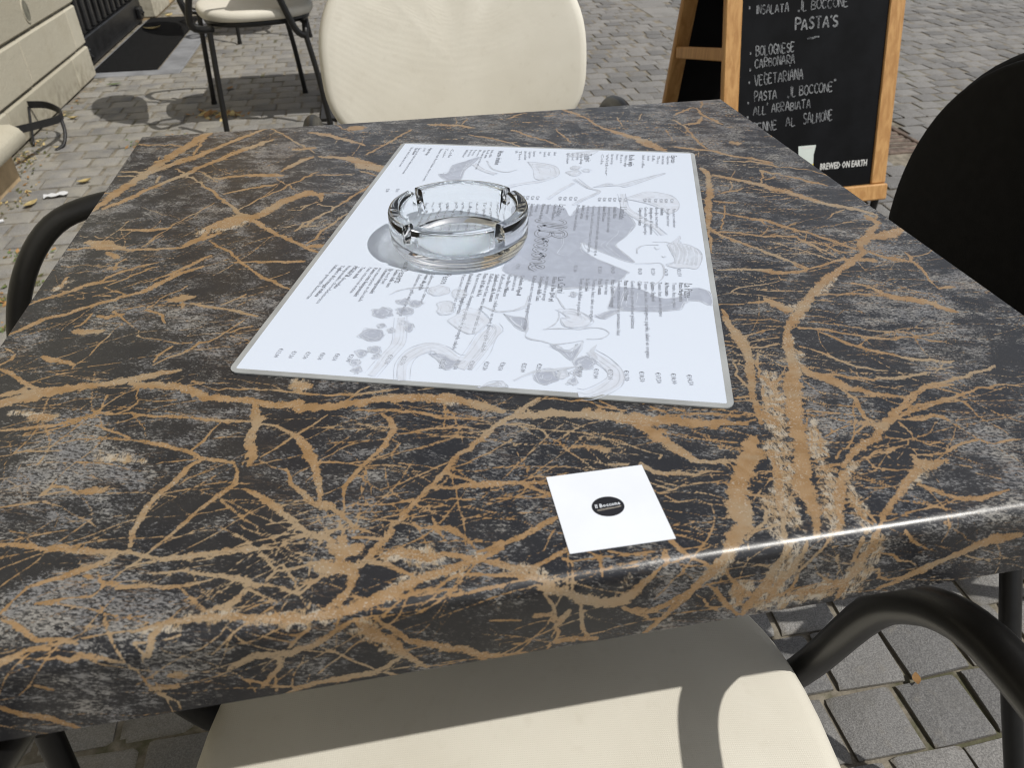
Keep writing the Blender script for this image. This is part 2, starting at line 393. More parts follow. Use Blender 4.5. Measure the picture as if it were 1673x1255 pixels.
fill = structure(link('joint_sand', new_mesh('joint_sand', [(-1.545,-1.9,-0.0035),(-0.45,-1.9,-0.0035),(-0.15,2.2,-0.0035),(6.4,2.9,-0.0035),(6.4,9.9,-0.0035),(-1.545,9.9,-0.0035)], [(0,1,2,3,4,5)], GROUND)))
def sett_variant(k, lx, ly):
    """one worn block, 4x4 top grid, about 42 triangles; centred on x,y; tone baked per block"""
    r = random.Random(100+k); n = 4; v = []; f = []
    ax = [-lx/2, -lx/2+0.010, lx/2-0.010, lx/2]; ay = [-ly/2, -ly/2+0.010, ly/2-0.010, ly/2]
    top = r.uniform(-0.0018, 0.0018); tx = r.uniform(-0.009,0.009); ty = r.uniform(-0.009,0.009)
    for j in range(n):
        for i in range(n):
            e = (i in (0,3)) + (j in (0,3))
            z = top + (0.0, -0.0018, -0.0045)[e] + r.uniform(-0.0009,0.0009) + ax[i]*tx + ay[j]*ty
            v.append((ax[i] + r.uniform(-0.0016,0.0016), ay[j] + r.uniform(-0.0016,0.0016), z))
    for j in range(n-1):
        for i in range(n-1): a = j*n+i; f.append((a,a+1,a+n+1,a+n))
    ring = [0,1,2,3,7,11,15,14,13,12,8,4]; k0 = len(v)
    for q in ring: v.append((v[q][0]*1.02, v[q][1]*1.02, -0.03))
    for q in range(12): f.append((ring[q], k0+q, k0+(q+1)%12, ring[(q+1)%12]))
    return v, f, r.random()
LX, LY = 0.1105, 0.1025
SV = [sett_variant(k, LX*(0.90+0.025*(k%4)) - 0.004, LY-0.009 + 0.0015*(k%3)) for k in range(12)]
SVM = []
for k,(v,f,tone) in enumerate(SV):
    me = new_mesh('sett', v, f, SETT, 50)
    at = me.attributes.new('tone', 'FLOAT', 'POINT'); at.data.foreach_set('value', [tone]*len(v)); SVM.append(me)
pos = []
def blocked(x, y):
    if x < -1.52: return True
    if -1.62 < x < -1.09 and 3.93 < y < 5.72: return True
    if 1.80 < x < 2.075: return True
    return False
row = 0; y = -1.95
while y < 9.95:
    x = -1.60 + (0.056 if row % 2 else 0.0) + rng.uniform(-0.012,0.012) + 0.0065
    while x < 6.4:
        k = rng.randrange(12)
        if not blocked(x, y): pos.append((x + rng.uniform(-0.003,0.003), y + 0.0145 + 0.0 + rng.uniform(-0.002,0.002), k, rng.uniform(-0.045,0.045), rng.uniform(-0.001,0.001)))
        x += LX + rng.uniform(-0.004,0.004)
    y += LY; row += 1
camM = np.array(camo.matrix_world.inverted())
def to_px(p):
    q = camM @ np.array([p[0],p[1],p[2],1.0])
    if q[2] > -0.05: return None
    f = 26.79/36*1673
    return (836.5 + f*q[0]/-q[2], 627.5 - f*q[1]/-q[2], -q[2])
TBL = [(-0.353,0.353),(0.353,0.353),(0.353,-0.369),(-0.353,-0.369)]
tpx = [to_px((a,b,0.73)) for a,b in TBL]
def in_poly(x, y, P):
    c = False
    for i in range(len(P)):
        x1,y1 = P[i][0],P[i][1]; x2,y2 = P[i-1][0],P[i-1][1]
        if (y1>y) != (y2>y) and x < (x2-x1)*(y-y1)/(y2-y1)+x1: c = not c
    return c
cand = []
for i,(x,y,k,rz,dz) in enumerate(pos):
    p = to_px((x,y,0))
    if p and -30 < p[0] < 1703 and -20 < p[1] < 1285 and not in_poly(p[0],p[1],tpx):
        if in_poly(p[0],p[1],[(305,1260),(365,1150),(1200,1005),(1290,1090),(1375,1260)]) or in_poly(p[0],p[1],[(525,0),(545,195),(945,172),(960,60),(940,0)]) or in_poly(p[0],p[1],[(1475,400),(1560,200),(1680,100),(1680,540)]) or in_poly(p[0],p[1],[(1085,165),(1110,0),(1480,0),(1442,330)]): continue
        q = to_px((x+0.05,y,0)); r2 = to_px((x,y+0.05,0))
        ar = abs((q[0]-p[0])*(r2[1]-p[1])-(q[1]-p[1])*(r2[0]-p[0])); cand.append((ar,i))
cand.sort(reverse=True); single = set(i for _,i in cand[:296])
V = []; F = []; TN = []; nv = 0
for i,(x,y,k,rz,dz) in enumerate(pos):
    if i in single:
        o = link('sett', SVM[k], ground, (x,y,dz), (0,0,rz)); continue
    v,f,tone = SV[k]; c,s = math.cos(rz),math.sin(rz)
    a = np.array(v); V.append(np.stack([a[:,0]*c-a[:,1]*s+x, a[:,0]*s+a[:,1]*c+y, a[:,2]+dz],1)); F.append(np.array(f)+nv); TN += [tone]*len(v); nv += len(v)
me = new_mesh('sett', np.concatenate(V).tolist(), np.concatenate(F).tolist(), SETT, 50)
me.attributes.new('tone','FLOAT','POINT').data.foreach_set('value', TN)
o = link('sett', me, ground); o['kind'] = 'stuff'

# gutter of long slabs with a deep joint on the street side
gut = structure(bpy.data.objects.new('gutter', None)); COL.objects.link(gut)
yy = -1.9; gi = 0
while yy < 9.8:
    L = 0.34 + rng.uniform(-0.05,0.06)
    if not (yy < 2.36 and yy+L > 2.02):
        bb = B(); bb.box(1.815,2.055,yy,yy+L-0.012,-0.05,-0.002+rng.uniform(-0.002,0.002),0.005); me_o = bb.build('gutter_slab', SETT, gut)
        me_o.data.attributes.new('tone','FLOAT','POINT').data.foreach_set('value', [0.5+0.4*rng.random()]*len(me_o.data.vertices))
    yy += L; gi += 1
    if yy-L < 2.02 <= yy+0.30 and yy < 2.36: yy = 2.37
gr = thing('drain_grate', 'rusty iron drain grate let into the gutter beside the chalkboard', 'drain', (1.92,2.19,0))
bb = B()
bb.box(-0.13,0.13,-0.16,-0.135,-0.03,0.001,0.003).box(-0.13,0.13,0.135,0.16,-0.03,0.001,0.003).box(-0.13,-0.105,-0.133,0.133,-0.03,0.001,0.003).box(0.105,0.13,-0.133,0.133,-0.03,0.001,0.003)
bb.build('frame', RUST, gr)
for q in range(6):
    bb = B(); bb.box(-0.103,0.103,-0.125+q*0.045,-0.101+q*0.045,-0.025,-0.002,0.003); bb.build('bar', RUST, gr)
bb = B(); bb.box(-0.128,0.128,-0.158,0.158,-0.20,-0.19); bb.build('sump', MATBLACK, gr)

# ------------------------------------------------------------------ limestone wall, door recess, ledge
wall = thing('stone_wall', 'pale limestone block wall with a round hole beside the black door', 'wall', (-1.545,0,0))
bb = B(); bb.box(-0.35,-0.012,-3,3.985,-0.1,3.0); bb.box(-0.6,-0.005,-6,3.985,3.004,8.5); bb.build('mortar_bed', MORTAR, wall)  # upper box: unseen facade, extended upwards to block sky light
rw = random.Random(5)
courses = [(0.002,0.150),(0.162,0.345),(0.357,0.56),(0.57,0.78),(0.79,1.0),(1.012,1.5),(1.512,2.0),(2.012,2.5),(2.512,3.0)]
joints = {0:[3.99,3.70,2.80,2.05], 1:[3.99,3.825,3.155,2.40,1.9], 2:[3.99,3.36,2.62,2.0]}
def block(y0,y1,z0,z1,hole=None):
    bb = B(); off = rw.uniform(-0.002,0.003)
    if hole is None:
        bb.box(-0.2,0.004+off,y0+0.0025,y1-0.0025,z0,z1,0.007)
        return bb.build('stone_block', LIME, wall)
    hy,hz,ry,rz_ = hole; n = 24; X = 0.004+off     # block pierced by a round hole
    ring = [(hy+ry*math.cos(2*PI*i/n), hz+rz_*math.sin(2*PI*i/n)) for i in range(n)]
    outer = []
    for (a,b2) in ring:
        dy,dz = a-hy, b2-hz; t = 1e9
        if dy>1e-9: t=min(t,(y1-0.004-hy)/dy)
        if dy<-1e-9: t=min(t,(y0+0.004-hy)/dy)
        if dz>1e-9: t=min(t,(z1-hz)/dz)
        if dz<-1e-9: t=min(t,(z0-hz)/dz)
        outer.append((hy+dy*t,hz+dz*t))
    v = [(X,a,b2) for a,b2 in ring]+[(X,a,b2) for a,b2 in outer]+[(X-0.13,a,b2) for a,b2 in ring]+[(X-0.13,a,b2) for a,b2 in outer]
    f = [(i,n+i,n+(i+1)%n,(i+1)%n)[::-1] for i in range(n)]+[(i,(i+1)%n,2*n+(i+1)%n,2*n+i)[::-1] for i in range(n)]+[(n+i,3*n+i,3*n+(i+1)%n,n+(i+1)%n)[::-1] for i in range(n)]
    cs = [(X,y0+0.004,z0),(X,y1-0.004,z0),(X,y1-0.004,z1),(X,y0+0.004,z1)]
    bb.add(v,f)
    for c in cs:                                  # fill the four corners
        dd = sorted(range(n), key=lambda i: (outer[i][0]-c[1])**2+(outer[i][1]-c[2])**2)[:2]
        k = len(bb.v); bb.add([c, v[n+dd[0]], v[n+dd[1]]], [(0,1,2)])
    return bb.build('stone_block', LIME, wall)
for ci,(z0,z1) in enumerate(courses):
    if ci in joints: J = joints[ci]
    else:
        J = [3.99]; yv = 3.99 - rw.uniform(0.3,0.7)
        while yv > 0.2: J.append(yv); yv -= rw.uniform(0.55,0.95)
    J = J + ([] if J[-1] < 0.3 else [J[-1]-0.75*k for k in range(1,4)])
    for a,b2 in zip(J[1:],J[:-1]):
        if b2 < -2: continue
        block(a,b2,z0,z1, (3.33,0.436,0.033,0.050) if (ci==2 and a < 3.33 < b2 and False) else None)
# the round hole: a rim set in the third course, its inner shade a painted disc
bb = B(); n = 24
ringv = []
for rr,xx in ((1.0,0.0085),(1.16,0.0085),(1.2,0.004),(1.0,0.006)):
    ringv += [(xx,3.345+0.032*rr*math.cos(2*PI*i/n),0.425+0.042*rr*math.sin(2*PI*i/n)) for i in range(n)]
bb.add(ringv, [(r*n+i,r*n+(i+1)%n,(r+1)*n+(i+1)%n,(r+1)*n+i) for r in range(2) for i in range(n)]); bb.build('hole_rim', LIME, wall, 40)
bb = B(); bb.add([(0.0078,3.345+0.032*math.cos(2*PI*i/n),0.425+0.042*math.sin(2*PI*i/n)) for i in range(n)], [tuple(range(n))]); bb.build('hole_shade', simple('hole_shade_grey',(0.15,0.145,0.11),0.95,0.3,30), wall)

door = thing('ribbed_door', 'black ribbed metal door in the recess of the limestone wall', 'door', (-1.62,4.0,0))
bb = B(); bb.box(-0.08,-0.02,-0.02,1.56,0.0,2.3); bb.build('door_leaf', DOORBLACK, door)
for q in range(13):
    yq = 0.10 + q*0.112
    bb = B(); bb.box(-0.018,0.012,yq,yq+0.045,0.16,2.2,0.008); bb.build('rib', DOORBLACK, door)
bb = B(); bb.box(-0.019,0.004,0.0,1.54,0.002,0.145,0.006); bb.build('kick_plate', DOORBLACK, door)
for hy in (0.13,1.42):
    bb = B(); bb.box(0.005,0.032,hy-0.05,hy+0.05,0.03,0.10,0.006); 
    tube(bb,[(0.03,hy,0.05),(0.045,hy,0.065),(0.03,hy,0.085)],0.006,8)
    bb.build('hinge', DOORBLACK, door)
farwall = thing('stone_pier', 'tan stone wall continuing past the far side of the black door', 'wall', (-1.545,5.56,0))
bb = B(); bb.box(-0.35,0.0,0,8.5,-0.1,3.0,0.01); bb.box(-0.35,-0.002,-1.57,8.5,3.003,8.5,0.01); bb.build('pier_body', TANSTONE, farwall)  # upper box spans the door too: unseen facade added to shut out sky
bb = B(); bb.box(-0.3,0.012,-0.004,0.5,0.005,0.34,0.01); bb.build('stone_block', LIME, farwall)
bb = B(); bb.box(-0.3,0.011,0.51,1.3,0.005,0.30,0.01); bb.build('stone_block', TANSTONE, farwall)
thr = thing('threshold_slab', 'flat bluestone threshold slabs framing the black mat at the door', 'threshold', (-1.36,4.8,0))
bb = B(); bb.box(-0.24,0.25,-0.86,-0.77,-0.05,0.004,0.003); bb.build('slab', BLUESTONE, thr)
for y0,y1 in ((-0.764,-0.05),(-0.045,0.86)):
    bb = B(); bb.box(0.125,0.25,y0,y1,-0.05,0.004+rng.uniform(0,0.001),0.003); bb.build('slab', BLUESTONE, thr)
bb = B(); bb.box(-0.24,0.118,-0.764,0.86,-0.05,-0.004); bb.build('slab', BLUESTONE, thr)
bb = B(); bb.box(-0.22,0.115,-0.755,0.76,-0.003,0.007,0.003); tag(bb.build('doormat', MATBLACK, None, False, (-1.36,4.8,0)), 'black mat lying in the doorway at the foot of the ribbed door', 'doormat')

ledge = thing('stone_ledge', 'rounded cream stone ledge on a tan base at the foot of the limestone wall', 'ledge', (-1.54,1.8,0))
prof = [(0.0,0.135),(0.17,0.135)] + [(0.178+0.026*math.sin(t*PI/10), 0.166-0.031*math.cos(t*PI/10)) for t in range(0,9)] + [(0.16,0.207),(0.0,0.209)]
v = [(x,-0.9,z) for x,z in prof]+[(x,0.60,z) for x,z in prof]+[(x,0.618,z*0.97+0.005) for x,z in [(min(a,0.185),b2) for a,b2 in prof]]
n = len(prof); f = [(i,i+1,n+i+1,n+i) for i in range(n-1)]+[(n+i,n+i+1,2*n+i+1,2*n+i) for i in range(n-1)]+[tuple(2*n+i for i in range(n))]
bb = B(); bb.add(v,[q[::-1] for q in f]); bb.build('ledge_slab', LIME, ledge, 50)
bb = B(); bb.box(0.0,0.118,-0.9,0.635,-0.02,0.133,0.004); bb.build('ledge_base', TANSTONE, ledge)

scr = thing('boot_scraper', 'curved black iron hoop fixed low on the limestone wall', 'boot scraper', (-1.54,2.75,0))
bb = B()
band = catmull([(0.0,0.27,0.118),(0.075,0.265,0.112),(0.145,0.20,0.098),(0.165,0.10,0.098),(0.15,-0.05,0.122),(0.135,-0.20,0.150),(0.07,-0.36,0.170),(0.0,-0.42,0.175)],7)
vv=[];ff=[]
for i,p in enumerate(band):
    t=(band[min(i+1,len(band)-1)]-band[max(i-1,0)]).normalized(); nn=Vector((t.y,-t.x,0)).normalized()*0.003
    vv += [p+nn+Vector((0,0,0.014)),p-nn+Vector((0,0,0.014)),p-nn-Vector((0,0,0.014)),p+nn-Vector((0,0,0.014))]
for i in range(len(band)-1):
    for k in range(4): ff.append((i*4+k,i*4+(k+1)%4,i*4+4+(k+1)%4,i*4+4+k))
bb.add(vv,ff); bb.build('hoop', IRON, scr, 40)
bb = B(); tube(bb, catmull([(0.166,0.12,0.09),(0.178,0.08,0.05),(0.172,0.04,0.012),(0.15,0.0,0.0)],5), 0.007, 8); bb.build('foot', IRON, scr, True)
bb = B(); tube(bb, catmull([(0.003,0.26,0.11),(0.02,0.18,0.06),(0.05,0.06,0.01)],5), 0.005, 8); bb.build('brace', IRON, scr, True)

